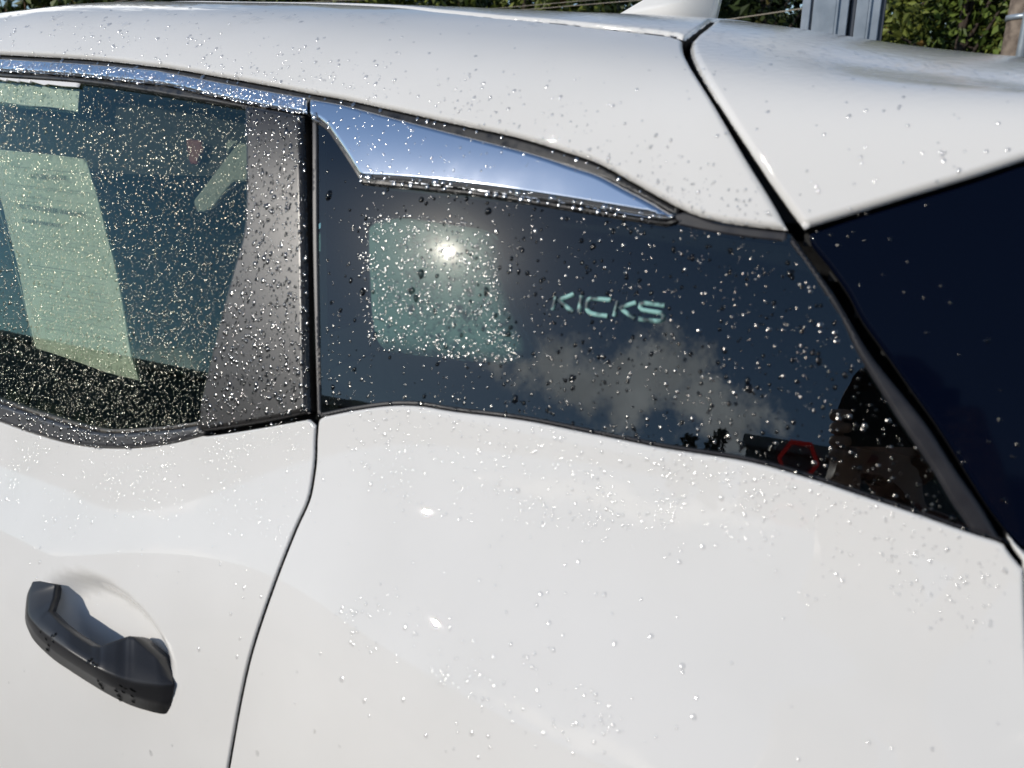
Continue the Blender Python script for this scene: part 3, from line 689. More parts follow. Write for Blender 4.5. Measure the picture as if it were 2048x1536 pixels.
def rain(key, polypx, n, r0, r1, off, dens=None, power=2.0, aspect=(1.0, 1.2), hgt=.25, wob=.06, pts=None):
    q = scatter(polypx, n, dens) if pts is None else np.asarray(pts, float)
    uv = pix2uv(q, off); d = np.linalg.norm(bil(PG, uv)-CAM, axis=1)
    rpx = r0+(r1-r0)*rng.random(len(q))**power; r = rpx/F*d
    V, T = domes(uv, off, r, aspect[0]+(aspect[1]-aspect[0])*rng.random(len(q)), hgt*(.55+.75*rng.random(len(q))), wob*np.ones(len(q)), 0 if (n > 1000) else 1)
    DROPS.setdefault(key, []).append((V, T))
def rain_uv(key, poly, n, r0, r1, off, power=2.0, aspect=(1.0, 1.3), hgt=.25, wob=.06):
    q = scatter(np.asarray(poly, float), n); r = r0+(r1-r0)*rng.random(n)**power
    DROPS.setdefault(key, []).append(domes(q, off, r, aspect[0]+(aspect[1]-aspect[0])*rng.random(n), hgt*(.55+.75*rng.random(n)), wob*np.ones(n), 0))
def flush(key, name, material, label):
    V = []; T = []; k = 0
    for v, t in DROPS[key]: V.append(v); T.append(t+k); k += len(v)
    tri_mesh(name, np.vstack(V), np.vstack(T), material, None, True, kind='stuff', label=label, category='raindrops')

DG_PX = loop(curve(DG_TOP), curve(DG_RIGHT), curve(DG_BOT))
clump = lambda sc, lo, hi, seed=0.0: (lambda q: np.clip((fbm(q, sc, seed)-lo)/(hi-lo), .08, 1))
rain('door_glass', DG_PX, 13000, .6, 2.0, -.006, lambda q: np.clip(.35+.5*(q[:, 1]-180)/500+.25*fbm(q, .012), .1, 1), 1.6, (1.0, 1.5))
rain('door_glass', DG_PX, 420, 2.3, 4.0, -.006, None, 2.5)
xl = pix2uv([(0, 480)])[0][0]-.02
rain_uv('door_glass', [[XF+.07, dg_bot[-1][1]+.0], [xl, dg_bot[-1][1]+.005], [xl, dg_top[0][1]-.005], [XF+.07, dg_top[0][1]+.012]], 3800, .0009, .0020, -.006)
flush('door_glass', 'raindrops_on_door_window', WATER_DOOR, 'fine raindrops beaded all over the rear door window')
PIL_PX = loop(curve([(494, 214), (606, 233)]), curve([(606, 233), (610, 400), (613, 600), (618, 822)]), curve([(618, 822), (405, 858)]), curve(DG_RIGHT[::-1]))
rain('pillar', PIL_PX, 700, 1.2, 3.0, .003, None, 1.6, (1, 1.6), .26, .12)
rain('pillar', PIL_PX, 260, 2.8, 5.4, .003, lambda q: np.clip(.3+(q[:, 1]-300)/600, .2, 1), 1.8, (1, 1.3), .28, .08)
rain('pillar', loop(curve(MO_BOT), curve(DG_BOT)), 330, 1.2, 3.2, .003, None, 1.5, (1, 1.3), .26, .15)
flush('pillar', 'raindrops_on_black_pillar', WATER_TRIM, 'raindrops dotted over the matt black door pillar trim')
HRP = curve(HR, 12)
QG_PX = loop(curve([(640, 824), (634, 500), (633, 250)]), curve([(650, 258), (690, 315), (722, 368)]), curve([(722, 368), (994, 398), (1340, 450), (1572, 482)]), curve(Q_RIN), curve(shift(Q_LOW, 0, -8)[::-1])[12:])
rain('quarter_glass', HRP, 1300, 1.2, 4.2, -.004, lambda q: np.clip(.55+.9*fbm(q, .03, 4.), .15, 1), 1.7)
rain('dim', QG_PX, 1000, 1.0, 3.8, -.004, lambda q: np.clip(1.15-abs(q[:, 0]-1050)/900, .15, 1)*np.clip(.5+1.4*fbm(q, .014, 3.), .06, 1), 2.4)
rain('quarter_glass', QG_PX, 210, 2.0, 5.0, -.004, lambda q: np.clip((q[:, 0]-650)/700, .12, 1), 1.8)
rain('bead', QG_PX, 520, 1.6, 5.0, -.004, lambda q: np.clip((q[:, 0]-560)/700, .2, 1), 2.2, hgt=.4)
rain('bead', QG_PX, 30, 5.0, 8.5, -.004, None, 2, (1, 1.3), .4, .12)
low = curve(shift(Q_LOW, 0, -5), 30); rain('bead', None, 0, 4, 9, -.0028, pts=low[rng.random(len(low)) < .4]+rng.normal(0, 3, (1, 2)))
col_pts = np.vstack([np.stack([np.full(9, x)+rng.normal(0, 2, 9), np.linspace(650, 800, 9)+rng.normal(0, 6, 9)], -1) for x in (665, 676, 700, 742, 808, 880, 930, 945, 1100)])
rain('dim', None, 0, 1.8, 3.4, -.004, pts=col_pts)
flush('dim', 'small_raindrops_on_quarter_window', glass_mat('rain_water_small', (.55, .56, .57), 1.33, (1, .98, .93), .18, .8, .06), 'small faint raindrops between the bright ones on the quarter window')
flush('quarter_glass', 'raindrops_on_quarter_window', WATER_DARK, 'round raindrops beaded on the dark rear quarter window')
rain('bead', PIL_PX, 900, 1.0, 3.0, .003, None, 2.0, (1, 1.7), .35, .14)
flush('bead', 'dark_raindrops_on_window_and_pillar', WATER_BEAD, 'dark clear raindrops among the bright ones on quarter window and pillar')
CHP = loop(curve(CH_TOP), curve(CH_LOW), curve(CH_BOT), curve(CH_LEFT))
rain('chrome', CHP, 130, 1.2, 3.4, .004, lambda q: np.clip(1.1-(q[:, 0]-620)/500, .15, 1))
rid = curve(shift(CH_BOT, 0, -6), 14); rain('chrome', None, 0, 3.5, 8.5, .0042, pts=rid[rng.random(len(rid)) < .55]+rng.normal(0, 2.5, (1, 2)), hgt=.4)
edge_ = curve(shift(CH_LEFT, 8, -4), 16); rain('chrome', None, 0, 3.5, 7.5, .004, pts=edge_[rng.random(len(edge_)) < .6], hgt=.4)
rain('chrome', loop(curve(DC_TOP), curve(DC_BOT)), 800, .9, 2.4, .003, None, 1.5)
rain('chrome', loop(curve(DC_TOP), curve(DC_BOT)), 90, 2.2, 4.2, .003, None, 1.5)
seal_mid = curve([(p[0], p[1]+9) for p in A_LOW[:16]], 22); rain('chrome', None, 0, 2.0, 5.0, -.003, pts=seal_mid[rng.random(len(seal_mid)) < .6]+rng.normal(0, 3, (1, 2)))
und = curve([(724, 362), (857, 375), (994, 391), (1120, 411), (1322, 445)], 16); rain('chrome', None, 0, 3, 6, .0, pts=und[rng.random(len(und)) < .6]+rng.normal(0, 2, (1, 2)))
flush('chrome', 'raindrops_on_chrome_trim', glass_mat('rain_water_on_chrome', (.80, .82, .84), 1.33, (1, 1, 1), .15, 1.0, .28), 'large raindrops gathered on the chrome window trim')
AP = loop(curve([(0, 30), (400, 14), (800, 30), (1200, 66), (1360, 88)]), curve(GAP_L), curve(A_LOW[::-1]))
nearlow = lambda q: np.interp(q[:, 0], [p[0] for p in A_LOW], [p[1] for p in A_LOW])-q[:, 1]
rain('upper', AP, 560, 1.0, 2.8, .001, lambda q: np.clip(1.1-nearlow(q)/110, .05, 1)*np.clip(.6+fbm(q, .01, 5.), .1, 1), 1.8, hgt=.62)
rain('upper', AP, 110, 2.4, 4.4, .001, lambda q: np.clip(1.1-nearlow(q)/220, .15, 1), 1.8, hgt=.55)
QP = loop(curve(Q_LOW), [(2040, 1300), (2040, 1530), (470, 1530)], curve(SEAM[::-1])+[8, 0])
rain('paint', QP, 620, 1.6, 3.6, 0.0, lambda q: np.clip(1-(q[:, 1]-np.interp(q[:, 0], [p[0] for p in Q_LOW], [p[1] for p in Q_LOW])-20)/240, .015, 1)*np.clip(.55+1.3*fbm(q, .008, 9.), .05, 1), 1.6)
rain('paint', QP, 90, 2.6, 5.6, 0.0, lambda q: np.exp(-((q[:, 0]-1000)/330)**2)*.9+.1, 1.6)
DP = loop(curve(MO_BOT), curve(PI_BOT), curve(SEAM)-[8, 0], [(0, 1530)])
BAND = [(640, 1160), (760, 1170), (900, 1235), (1060, 1310), (1250, 1410), (1260, 1460), (1180, 1500), (1000, 1440), (850, 1370), (700, 1290)]
rain('paint', BAND, 150, 1.8, 4.2, 0.0, lambda q: np.clip(.45+1.2*fbm(q, .012, 6.), .05, 1), 1.5)
rain('paint', [(680, 838), (900, 832), (1350, 915), (1560, 960), (1500, 1060), (1200, 1060), (900, 1040), (700, 960)], 420, 1.4, 3.8, 0.0, lambda q: np.clip(.45+1.3*fbm(q, .011, 16.), .03, 1), 1.7)
rain('paint', DP, 700, .9, 2.2, 0.0, lambda q: np.clip(1-(q[:, 1]-880)/230, .02, 1)*np.clip(.6+fbm(q, .012, 2.), .1, 1), 1.6)
rain('paint', DP, 70, 2.2, 4.0, 0.0, lambda q: np.clip(1.1-(q[:, 1]-880)/500, .1, 1)*(np.hypot(q[:, 0]-200, q[:, 1]-1290) > 180), 1.6)
BP = loop(curve(GAP_R[3:]), curve(B_LOW), [(2046, 200), (1700, 130), (1420, 90)])
rain('upper', BP, 60, 2.0, 4.2, .002, None, 1.6, hgt=.45)
RT_PX = [(0, 30), (300, 16), (600, 22), (800, 26), (1000, 34), (1230, 46), (1425, 50), (1550, 64), (1650, 84), (1800, 108), (1950, 125), (2048, 142), (2048, 185), (1800, 160), (1600, 130), (1450, 100), (1380, 84), (1200, 66), (900, 50), (600, 42), (0, 60)]
rain('paint', RT_PX, 420, 1.5, 5.5, .003, lambda q: np.clip(.35+.65*(q[:, 0]-500)/1200+.5*fbm(q, .02, 8.), .05, 1), 1.8, (1, 1.6), .3, .25)
flush('upper', 'raindrops_above_windows', glass_mat('rain_water_upper', (1, 1, 1), 1.33, (1, 1, 1), .14, .2, .24), 'clear raindrops on the white roof side and tailgate')
rain_uv('paint', [[-1.4, -.25], [-1.0, -.25], [-.95, -.45], [-1.4, -.5]], 300, .0007, .002, 0)
rain_uv('paint', [[.16, -.2], [.47, -.25], [.47, -.5], [.2, -.5]], 160, .001, .0022, -.001)
flush('paint', 'raindrops_on_white_paint', WATER, 'clear raindrops on the white door and quarter panel below the windows')
def drops_on_mesh(o, px, rp):
    me = o.data; bv = BVHTree.FromPolygons([v.co[:] for v in me.vertices], [p.vertices[:] for p in me.polygons]); V = []; T = []; k = 0
    for (x, y), r in zip(px, rp):
        h = bv.ray_cast(Vector(CAM), Vector(ray(x, y)))
        if h[0] is None: continue
        n = h[1] if h[1].dot(Vector(CAM)-h[0]) > 0 else -h[1]; a = n.orthogonal().normalized(); b = n.cross(a); rr = r/F*h[3]; ph = rng.random()*6
        for q, (s_, z_) in enumerate(((1, -.05), (.7, .26), (.3, .42))):
            for m in range(8):
                t = 2*math.pi*m/8; w = 1+.2*math.sin(2*t+ph)+.12*math.sin(3*t+2*ph); V.append(h[0]+(a*math.cos(t)+b*math.sin(t)*1.3)*rr*s_*w+n*rr*z_)
        V.append(h[0]+n*rr*.45)
        T += [(k+q*8+m, k+q*8+(m+1) % 8, k+(q+1)*8+(m+1) % 8) for q in (0, 1) for m in range(8)]+[(k+q*8+m, k+(q+1)*8+(m+1) % 8, k+(q+1)*8+m) for q in (0, 1) for m in range(8)]+[(k+16+m, k+16+(m+1) % 8, k+24) for m in range(8)]; k += 25
    return np.array([tuple(v) for v in V]), np.array(T)
hp = [(81, 1262), (92, 1278), (97, 1290), (103, 1272), (111, 1268), (106, 1282), (95, 1300), (141, 1343), (148, 1350), (155, 1356), (196, 1362), (201, 1370), (204, 1376), (216, 1390), (232, 1382), (237, 1392), (242, 1372), (246, 1384), (251, 1377), (265, 1380), (264, 1392), (266, 1404), (240, 1400), (178, 1322), (186, 1326), (192, 1330), (183, 1318), (108, 1272)]
hv = drops_on_mesh(handle, hp, 2.2+2.6*rng.random(len(hp))); DROPS['handle'] = [hv]
flush('handle', 'raindrops_on_door_handle', WATER_BEAD, 'few dark raindrops clinging to the black door handle')
CP = loop(curve(C_TOP), [(2046, 1090)], curve(C_LEFT[::-1]))
rain('black', CP, 30, 1.8, 4.0, -.004, lambda q: np.clip(1-(q[:, 0]-np.interp(q[:, 1], [p[1] for p in C_LEFT], [p[0] for p in C_LEFT]))/330, .1, 1), 1.3)
rain_uv('black', [[.12, -.08], [.47, -.14], [.47, .2], [.12, .12]], 50, .001, .002, -.004)
flush('black', 'raindrops_on_gloss_black_panel', glass_mat('rain_water_on_black', (.6, .6, .6), 1.33, (1, .98, .94), .16, .6, .025), 'few raindrops on the gloss black panel beside the tailgate')

# ------------------------------------------------------------------ ground
ASPHALT = mat('asphalt', (.05, .05, .05), .85); noise_color(ASPHALT, (.035, .035, .036), (.07, .068, .066), 3.0, 8); noise_bump(ASPHALT, 160, .6, .004)
mesh_obj('ground', [(-400, -400, 0), (400, -400, 0), (400, 400, 0), (-400, 400, 0)], [(0, 1, 2, 3)], ASPHALT, None, kind='structure')

# ------------------------------------------------------------------ trees beyond the car
BARK = mat('bark', (.06, .045, .035), .9); noise_bump(BARK, 30, .8, .02)
def leaf_mat(name, c_dark, c_light, c_rare, rare=.06):
    m = mat(name, c_light, .55, spec=.3); n, l, b = nodes(m)
    g = n.new('ShaderNodeNewGeometry'); r = n.new('ShaderNodeValToRGB'); e = r.color_ramp.elements
    e[0].position = 0; e[0].color = (*c_dark, 1); e[1].position = 1-rare; e[1].color = (*c_light, 1); x = e.new(1-rare*.5); x.color = (*c_rare, 1)
    l.new(g.outputs['Random Per Island'], r.inputs[0]); l.new(r.outputs[0], b.inputs['Base Color'])
    b.inputs['Transmission Weight'].default_value = 0
    return m
LEAFS = [leaf_mat('leaf_deep_green', (.016, .028, .008), (.045, .065, .016), (.07, .06, .02)), leaf_mat('leaf_olive', (.030, .046, .010), (.115, .145, .030), (.16, .07, .03)),
         leaf_mat('leaf_yellow_green', (.05, .065, .012), (.18, .205, .038), (.20, .10, .03), .02), leaf_mat('leaf_maple_green', (.035, .06, .010), (.125, .175, .032), (.18, .10, .03), .015)]
def ground_at(px, D):
    d = ray(px, 60.0); h = np.array([d[0], d[1]]); h /= np.linalg.norm(h); return np.array([CAM[0]+h[0]*D, CAM[1]+h[1]*D, 0.0])
def tree(px, D, H, R, kind, nleaf, leaf, label, base=None, low=.6, group=None):
    p = ground_at(px, D) if base is None else np.array(base, float)
    t = empty('tree', tuple(p), label=label, category='tree')
    if group: t['group'] = group
    # trunk with limbs
    V = []; Fc = []
    def add(v, f):
        k = len(V); V.extend(v); Fc.extend([tuple(i+k for i in q) for q in f])
    lean = rng.normal(0, .15, 2)
    top = (lean[0], lean[1], H*.72); add(*tube([(0, 0, -.05), (lean[0]*.3, lean[1]*.3, H*.3), top], [R*.075, R*.055, R*.02], 8))
    clumps = []
    for k in range(30):
        z = low+(H-low)*(k+.5)/30; f = math.sin(math.pi*min(1, max(.08, (z-low*.3)/(H-low*.3))))**.6; a = k*2.399+rng.random()
        rr = R*f*(.35+.5*rng.random()); c = np.array([rr*math.cos(a)+lean[0], rr*math.sin(a)+lean[1], z]); clumps.append((c, R*(.26+.22*rng.random())))
        if k % 3 == 0: add(*tube([(lean[0]*.3, lean[1]*.3, z*.6), tuple(c*np.array([.5, .5, .9])), tuple(c)], [R*.022, R*.014, R*.005], 5))
    o = mesh_obj('trunk', V, Fc, BARK, t)
    cen = np.array([c for c, _ in clumps]); rad = np.array([r for _, r in clumps])
    w = rad**2; pick = rng.choice(len(clumps), nleaf, p=w/w.sum())
    d = rng.normal(size=(nleaf, 3)); d /= np.linalg.norm(d, axis=1, keepdims=True)
    pos = cen[pick]+d*(rad[pick]*(.62+.42*rng.random(nleaf)))[:, None]*np.array([1, 1, .85]); pos[:, 2] = np.maximum(pos[:, 2], .05)
    nrm = d*.75+rng.normal(size=(nleaf, 3))*.55+np.array([0, 0, .35]); nrm /= np.linalg.norm(nrm, axis=1, keepdims=True)
    a = np.cross(nrm, rng.normal(size=(nleaf, 3))); a /= np.linalg.norm(a, axis=1, keepdims=True); b = np.cross(nrm, a)
    s = leaf*(.6+.7*rng.random(nleaf))[:, None]
    fold = nrm*s*.18
    Vq = np.stack([pos-a*s*.9, pos-a*s*.1+b*s*.55-fold, pos+a*s, pos-a*s*.1-b*s*.55-fold], 1).reshape(-1, 3)
    q = np.arange(nleaf*4).reshape(-1, 4); Tq = np.vstack([q[:, [0, 1, 2]], q[:, [0, 2, 3]]])
    tri_mesh('crown', Vq, Tq, LEAFS[kind], t, False)
    return t
G1 = 'trees in a row behind the car'
tree(235, 21, 7.0, 3.3, 1, 9000, .13, 'olive tree crown beside the patch of open sky')
tree(500, 25, 7.5, 3.4, 0, 7000, .15, 'dark green tree just above the front part of the roof')
tree(720, 19, 6.5, 2.2, 2, 7000, .11, 'small yellow green tree rising over the middle of the roof')
tree(880, 27, 8.0, 3.0, 0, 6000, .16, 'shadowy tree between two yellow green trees behind the roof')
tree(1060, 18, 6.5, 2.3, 2, 8000, .11, 'yellow green tree crossed by thin wires ahead of the antenna fin')
tree(1300, 23, 7.5, 3.0, 0, 8000, .14, 'deep green tree standing behind the antenna fin')
tree(1520, 21, 7.0, 2.4, 0, 7000, .13, 'dark tree between the antenna fin and the steel column')
tree(1800, 15, 6.5, 2.0, 3, 11000, .085, 'green leafy tree directly beside the steel column')
tree(1925, 12.0, 5.5, 1.5, 2, 11000, .07, 'sunlit yellowing tree between steel column and wooden pole')
tree(2090, 13, 6.5, 2.0, 3, 11000, .075, 'bright green tree behind the wooden utility pole')
FAR = ['far dark tree next to the open sky, behind the olive crown', 'far dark tree behind the gap between the first two nearer trees', 'far dark tree behind the small yellow green tree on its front side', 'far dark tree just left of the tree crossed by wires',
       'far dark tree ahead of the antenna fin', 'far dark tree just behind the antenna fin', 'far dark tree hidden mostly by the steel column', 'far dark tree behind the sunlit yellowing tree', 'far dark tree past the wooden pole at the right edge']
for k, px in enumerate((130, 420, 640, 960, 1180, 1400, 1650, 1900, 2200)):
    tree(px, 33+2*(k % 3), 8.5, 3.8, 0, 4500, .22, FAR[k], group=G1, low=.3)
# trees seen only as reflections, behind the photographer
tree(0, 0, 5.65, .6, 0, 2200, .08, 'small round tree at the corner of the building, mirrored in the quarter window', base=(-2.55, -14.0, 0))
tree(0, 0, 5.45, .5, 0, 1800, .08, 'slightly lower round tree beside it, mirrored further along the window edge', base=(-3.25, -14.0, 0))

# ------------------------------------------------------------------ steel column, pole, wires
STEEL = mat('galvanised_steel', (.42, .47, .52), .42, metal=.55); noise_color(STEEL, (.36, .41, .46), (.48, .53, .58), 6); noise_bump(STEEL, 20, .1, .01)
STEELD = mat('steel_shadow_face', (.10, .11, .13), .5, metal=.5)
def steel_column():
    D = 5.2; c0 = ground_at(1600, D); c1 = ground_at(1766, D); u = c1-c0; w = np.linalg.norm(u); u /= w
    f = np.array([-u[1], u[0], 0.0]);  f = f if f@(CAM-c0) > 0 else -f                                  # towards the camera
    t = empty('steel_column', tuple((c0+c1)/2), label='tall galvanised steel column of ribbed sheet beyond the tailgate', category='column')
    rot = Matrix(((u[0], f[0], 0), (u[1], f[1], 0), (0, 0, 1)))
    def slab(nm, a, b, y0, y1, m, bev=.004):
        bm = bmesh.new(); bm_box(bm, ((a+b)/2*w-w/2, 0, 0), ((b-a)*w, 1, 1)); bm.free()
        bm = bmesh.new(); bm_box(bm, (0, 0, 0), ((b-a)*w, y1-y0, 5.0), None, bev)
        bmesh.ops.transform(bm, matrix=rot.to_4x4() @ Matrix.Translation(((a+b)/2*w-w/2, (y0+y1)/2, 2.5)), verts=bm.verts)
        bm_obj(nm, bm, m, t)
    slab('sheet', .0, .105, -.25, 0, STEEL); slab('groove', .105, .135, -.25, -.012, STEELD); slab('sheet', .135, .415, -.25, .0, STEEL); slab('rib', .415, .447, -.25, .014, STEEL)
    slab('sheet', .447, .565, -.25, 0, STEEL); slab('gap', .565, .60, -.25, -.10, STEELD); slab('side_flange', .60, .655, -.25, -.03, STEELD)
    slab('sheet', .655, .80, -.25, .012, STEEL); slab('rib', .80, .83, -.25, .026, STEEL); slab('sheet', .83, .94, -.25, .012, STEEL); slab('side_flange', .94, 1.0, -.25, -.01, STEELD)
steel_column()
WOOD = mat('weathered_wood', (.22, .17, .13), .9); noise_color(WOOD, (.13, .10, .08), (.30, .24, .19), 12, 8)
def utility_pole():
    b = ground_at(2046, 10.0); t = empty('utility_pole', tuple(b), label='weathered wooden utility pole with a metal conduit at the right edge', category='pole')
    v, f = tube([(0, 0, -.1), (0, 0, 3), (0, 0, 7.5)], [.17, .16, .13], 20); mesh_obj('shaft', v, f, WOOD, t)
    tc = CAM-b; tc[2] = 0; tc /= np.linalg.norm(tc); sd = np.array([-tc[1], tc[0], 0.]); off = tc*.17-sd*(-.02)
    v, f = tube([tuple(off+[0, 0, .0]), tuple(off+[0, 0, 5])], .045, 14); mesh_obj('conduit', v, f, STEEL, t)
    for z in (1.0, 2.4, 3.8):
        v, f = tube([tuple(np.array([0, 0, z])), tuple(np.array([0, 0, z+.05]))], .178, 20); mesh_obj('strap', v, f, STEEL, t)
    return b
pole_b = utility_pole()
WIRE = mat('wire', (.30, .26, .20), .5)
for k, (a, b, r, lab) in enumerate([((545, 8), (688, 1), .006, 'thin pale wire over the middle of the roof'), ((1047, 20), (1258, 2), .006, 'lower of two thin wires meeting the antenna fin'), ((1070, 10), (1160, 2), .005, 'upper of two thin wires meeting the antenna fin'),
                               ((1436, 42), (1600, 18), .010, 'thick pale cable between antenna fin and steel column'), ((215, 8), (252, 0), .006, 'short wire glimpsed over the front part of the roof'), ((240, 8), (285, 0), .006, 'second short wire just right of the first over the roof')]):
    a, b = np.array(a, float), np.array(b, float); dd = b-a
    pts = []
    for u_ in np.linspace(-1.5, 1, 16):
        q = a+dd*u_ if u_ <= 0 else None
    xs = np.linspace(a[0]-260, a[0]+900 if k < 3 or k > 3 else 1700, 20)
    for x in xs:
        y = a[1]+dd[1]/dd[0]*(x-a[0]); D = np.interp(x, [a[0]-260, a[0]+900], [15.0, 10.0]); pts.append(CAM+ray(x, y)*D/max(.2, math.hypot(*ray(x, y)[:2])))
    v, f = tube(pts, r, 6); mesh_obj('overhead_wire', v, f, WIRE, None, label=lab, category='wire', group='overhead wires')

# ------------------------------------------------------------------ low building mirrored in the glass
BW = mat('building_cladding', (.16, .17, .18), .7); noise_color(BW, (.13, .14, .15), (.19, .20, .21), .8)
def building():
    t = empty('low_building', (-14, -17, 0), label='long flat roofed building behind the photographer, mirrored in the windows', category='building')
    def bx(nm, c, s, m):
        bm = bmesh.new(); bm_box(bm, (0, 0, 0), s, None, .02); o = bm_obj(nm, bm, m, t); o.location = (c[0]+14, c[1]+17, c[2]); return o
    bx('wall', (-23.6, -18, 2.5), (42.8, 6, 5.0), BW); bx('wall', (5.2, -18, 2.92), (14.6, 6, 5.84), BW)
    bx('parapet', (-24, -14.95, 4.95), (42.2, .25, .25), mat('parapet', (.3, .3, .3), .6)); bx('parapet', (5.2, -14.95, 5.84), (14.8, .25, .25), mat('parapet_b', (.3, .3, .3), .6))
    gm = mat('shop_glass', (.02, .03, .035), .05)
    for x in np.arange(-42, -4, 3.2): bx('window', (x, -14.98, 1.6), (2.4, .08, 2.2), gm)
    for x in (-1.2, 4.5, 8.0): bx('window', (x, -14.98, 1.5), (2.6, .08, 2.4), gm)
building()
SIGNRED = mat('lit_sign_red', (.5, .02, .015), .5); SIGNRED.node_tree.nodes['Principled BSDF'].inputs['Emission Color'].default_value = (1, .03, .02, 1); SIGNRED.node_tree.nodes['Principled BSDF'].inputs['Emission Strength'].default_value = .55
def hex_sign():
    t = (-.85, -14.84, 5.55); R0, R1 = .48, .39; V = []; Fc = []
    for y in (0, .08):
        for R_ in (R0, R1):
            for k in range(6): V.append((R_*math.cos(math.pi/3*k), y, R_*math.sin(math.pi/3*k)))
    for k in range(6):
        j = (k+1) % 6; Fc += [(k, j, 6+j, 6+k), (12+k, 18+k, 18+j, 12+j), (k, 12+k, 12+j, j), (6+k, 6+j, 18+j, 18+k)]
    o = mesh_obj('hexagon_sign', V, Fc, SIGNRED, None, smooth_shade=False, label='red hexagonal ring sign on the building, mirrored in the quarter window', category='sign'); o.location = t
hex_sign()

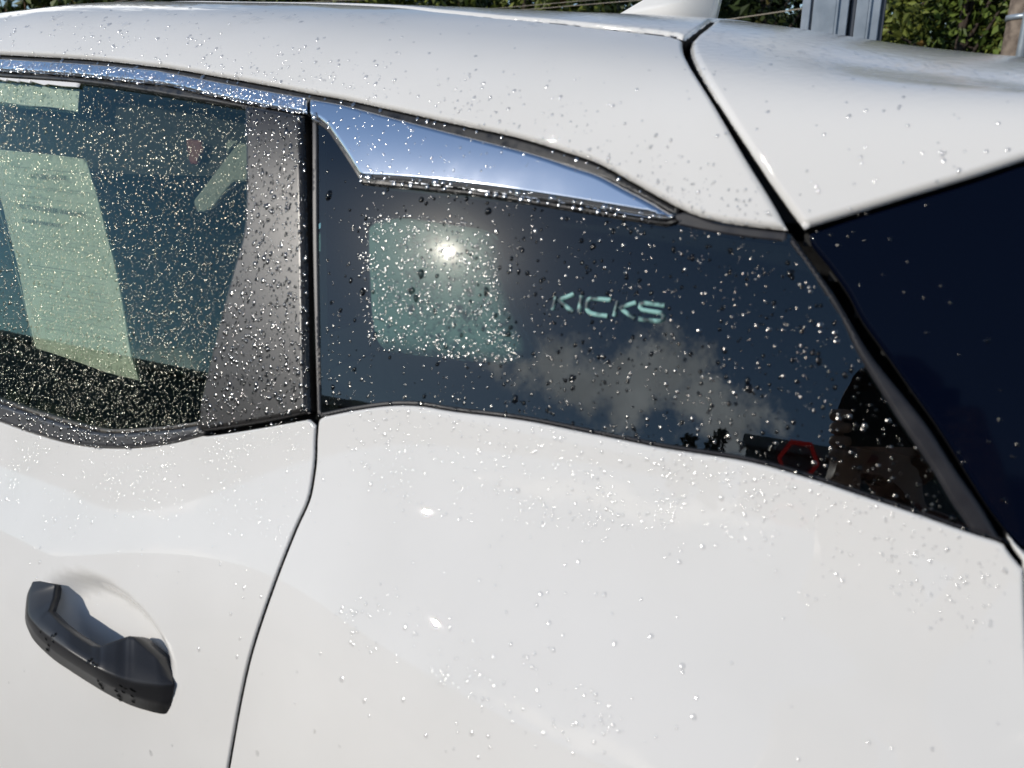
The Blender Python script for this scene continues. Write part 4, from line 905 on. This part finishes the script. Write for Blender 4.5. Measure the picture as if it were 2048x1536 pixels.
# ------------------------------------------------------------------ the photographer, mirrored in the quarter window
SKIN = mat('skin', (.60, .38, .28), .5); SHIRT = mat('shirt', (.34, .14, .10), .85); noise_bump(SHIRT, 400, .4, .002)
JEANS = mat('jeans', (.03, .045, .09), .85); HAIR = mat('hair', (.22, .11, .06), .6); noise_bump(HAIR, 300, .8, .004); SHOE = mat('shoe', (.03, .03, .03), .6); PHONE = mat('phone_back', (.01, .01, .012), .2)
def photographer():
    base = np.array([.118, -.885, -.02])
    fh = np.array([FW[0], FW[1], 0]); fh /= np.linalg.norm(fh); rt = np.array([fh[1], -fh[0], 0.0])
    t = empty('person', tuple(base), label='person with brown hair and dark red shirt holding a phone, mirrored in the window', category='person')
    def W(r, f, z): return base+rt*r+fh*f+np.array([0, 0, z])
    ph_c = CAM+RT*.055-FW*.012
    V = []; E = []; R = []
    def v(p, r, par=None):
        V.append(tuple(np.asarray(p)-base)); R.append(r if isinstance(r, tuple) else (r, r))
        if par is not None: E.append((par, len(V)-1))
        return len(V)-1
    pel = v(W(0, 0, .93), (.155, .115)); wa = v(W(0, .01, 1.08), (.14, .10), pel); ch = v(W(0, .02, 1.24), (.155, .115), wa); up = v(W(0, .02, 1.33), (.11, .09), ch)
    nk = v(W(0, .05, 1.40), .052, up); jw = v(W(-.01, .10, 1.455), (.062, .072), nk); hd = v(W(-.01, .09, 1.53), (.075, .09), jw); tp = v(W(-.01, .08, 1.595), (.055, .065), hd)
    for s in (-1, 1):
        hip = v(W(s*.09, 0, .86), .088, pel); kn = v(W(s*.10, .02, .48), .058, hip); an = v(W(s*.11, -.01, .09), .04, kn); toe = v(W(s*.12, .15, .04), .035, an)
        sh = v(W(s*.18, .02, 1.33), .06, up)
        tgt = ph_c+RT*(.083*s)-FW*.004-UP*.03; pw = tgt-UP*.055-FW*.035+RT*s*.012
        el = v(W(s*.27, .05, 1.10)*.55+pw*.45-np.array([0, 0, .10])-fh*.04, .043, sh); wr = v(pw, .028, el)
        palm = v(tgt-UP*.012-FW*.022+RT*s*.004, (.026, .016), wr)
        for k, (du, L_) in enumerate(((.036, .9), (.018, 1.0), (.0, .95), (-.018, .8))):       # fingers wrap over the phone's end
            k0 = tgt+UP*du*.9-FW*.020+RT*s*.010; k1 = tgt+UP*du+RT*s*.013+FW*.004; k2 = tgt+UP*du+FW*.014-RT*s*(.012+.014*L_*.6)
            a = v(k0, .0095, palm); b = v(k1, .0088, a); v(k2, .0078, b)
        a = v(tgt-UP*.035-FW*.020-RT*s*.012, .011, palm); b = v(tgt-UP*.012-FW*.016-RT*s*.030, .0095, a); v(tgt+UP*.010-FW*.014-RT*s*.042, .0085, b)
    me = bpy.data.meshes.new('body'); me.from_pydata(V, E, []); o = bpy.data.objects.new('body', me); col.objects.link(o)
    sk = o.modifiers.new('s', 'SKIN'); sk.use_smooth_shade = True
    for i, r in enumerate(R): me.skin_vertices[0].data[i].radius = r
    me.skin_vertices[0].data[0].use_root = True
    ss = o.modifiers.new('u', 'SUBSURF'); ss.levels = 2
    bpy.context.view_layer.update()
    m2 = bpy.data.meshes.new_from_object(o.evaluated_get(bpy.context.evaluated_depsgraph_get())); bpy.data.objects.remove(o)
    for m in (SKIN, SHIRT, JEANS, SHOE): m2.materials.append(m)
    handc = [ph_c+RT*(.083*s)-UP*.03-base for s in (-1, 1)]
    for p in m2.polygons:
        c = np.array(p.center); z = c[2]; p.use_smooth = True
        near = min(np.linalg.norm(c-h) for h in handc)
        p.material_index = 0 if (near < .15 or z > 1.40) else (1 if z > .90 else (2 if z > .10 else 3))
    b = bpy.data.objects.new('body', m2); link(b, t)
    hc = np.array(V[hd])+np.array([0, 0, .0])
    # hair cap
    bm = bmesh.new(); bmesh.ops.create_icosphere(bm, subdivisions=4, radius=1.0)
    for q in bm.verts:
        d = np.array(q.co); n = mnoise.fractal(Vector(d*6), 1, 2, 3); q.co = Vector(d*np.array([.098, .112, .118])*(1+.05*n))
    cut = [q for q in bm.verts if (q.co.y*1.0 > .055 and q.co.z < .06) or q.co.z < -.10]; bmesh.ops.delete(bm, geom=cut, context='VERTS')
    rot = Matrix(((rt[0], fh[0], 0), (rt[1], fh[1], 0), (0, 0, 1)))
    bmesh.ops.transform(bm, matrix=Matrix.Translation(Vector(hc+fh*-.012+np.array([0, 0, .02]))) @ rot.to_4x4(), verts=bm.verts); bm_obj('hair', bm, HAIR, t, True)
    def blob(nm, p, r, m, sc=(1, 1, 1)):
        bm = bmesh.new(); bmesh.ops.create_uvsphere(bm, u_segments=14, v_segments=8, radius=r)
        bmesh.ops.transform(bm, matrix=Matrix.Translation(Vector(p)) @ rot.to_4x4() @ Matrix.Diagonal((*sc, 1)), verts=bm.verts); bm_obj(nm, bm, m, t, True)
    EYE = mat('eye', (.05, .03, .02), .2); LIP = mat('lips', (.35, .12, .10), .5)
    for s in (-1, 1): blob('eye', hc+rt*s*.032+fh*.084+np.array([0, 0, -.005]), .011, EYE); blob('ear', hc+rt*s*.082+np.array([0, 0, -.015]), .028, SKIN, (.35, .7, 1.1))
    blob('nose', hc+fh*.098+np.array([0, 0, -.035]), .018, SKIN, (.7, 1, 1.4)); blob('mouth', hc+fh*.082+np.array([0, 0, -.075]), .022, LIP, (1, .4, .35))
    # phone
    bm = bmesh.new(); bm_box(bm, (0, 0, 0), (.156, .074, .0085), None, .003); M = Matrix([[RT[i], UP[i], -FW[i], ph_c[i]] for i in range(3)]+[[0, 0, 0, 1]])
    bmesh.ops.transform(bm, matrix=M, verts=bm.verts)
    p = bm_obj('phone', bm, PHONE, None, False, label='dark phone held sideways by the photographer, mirrored in the quarter window', category='phone')
photographer()
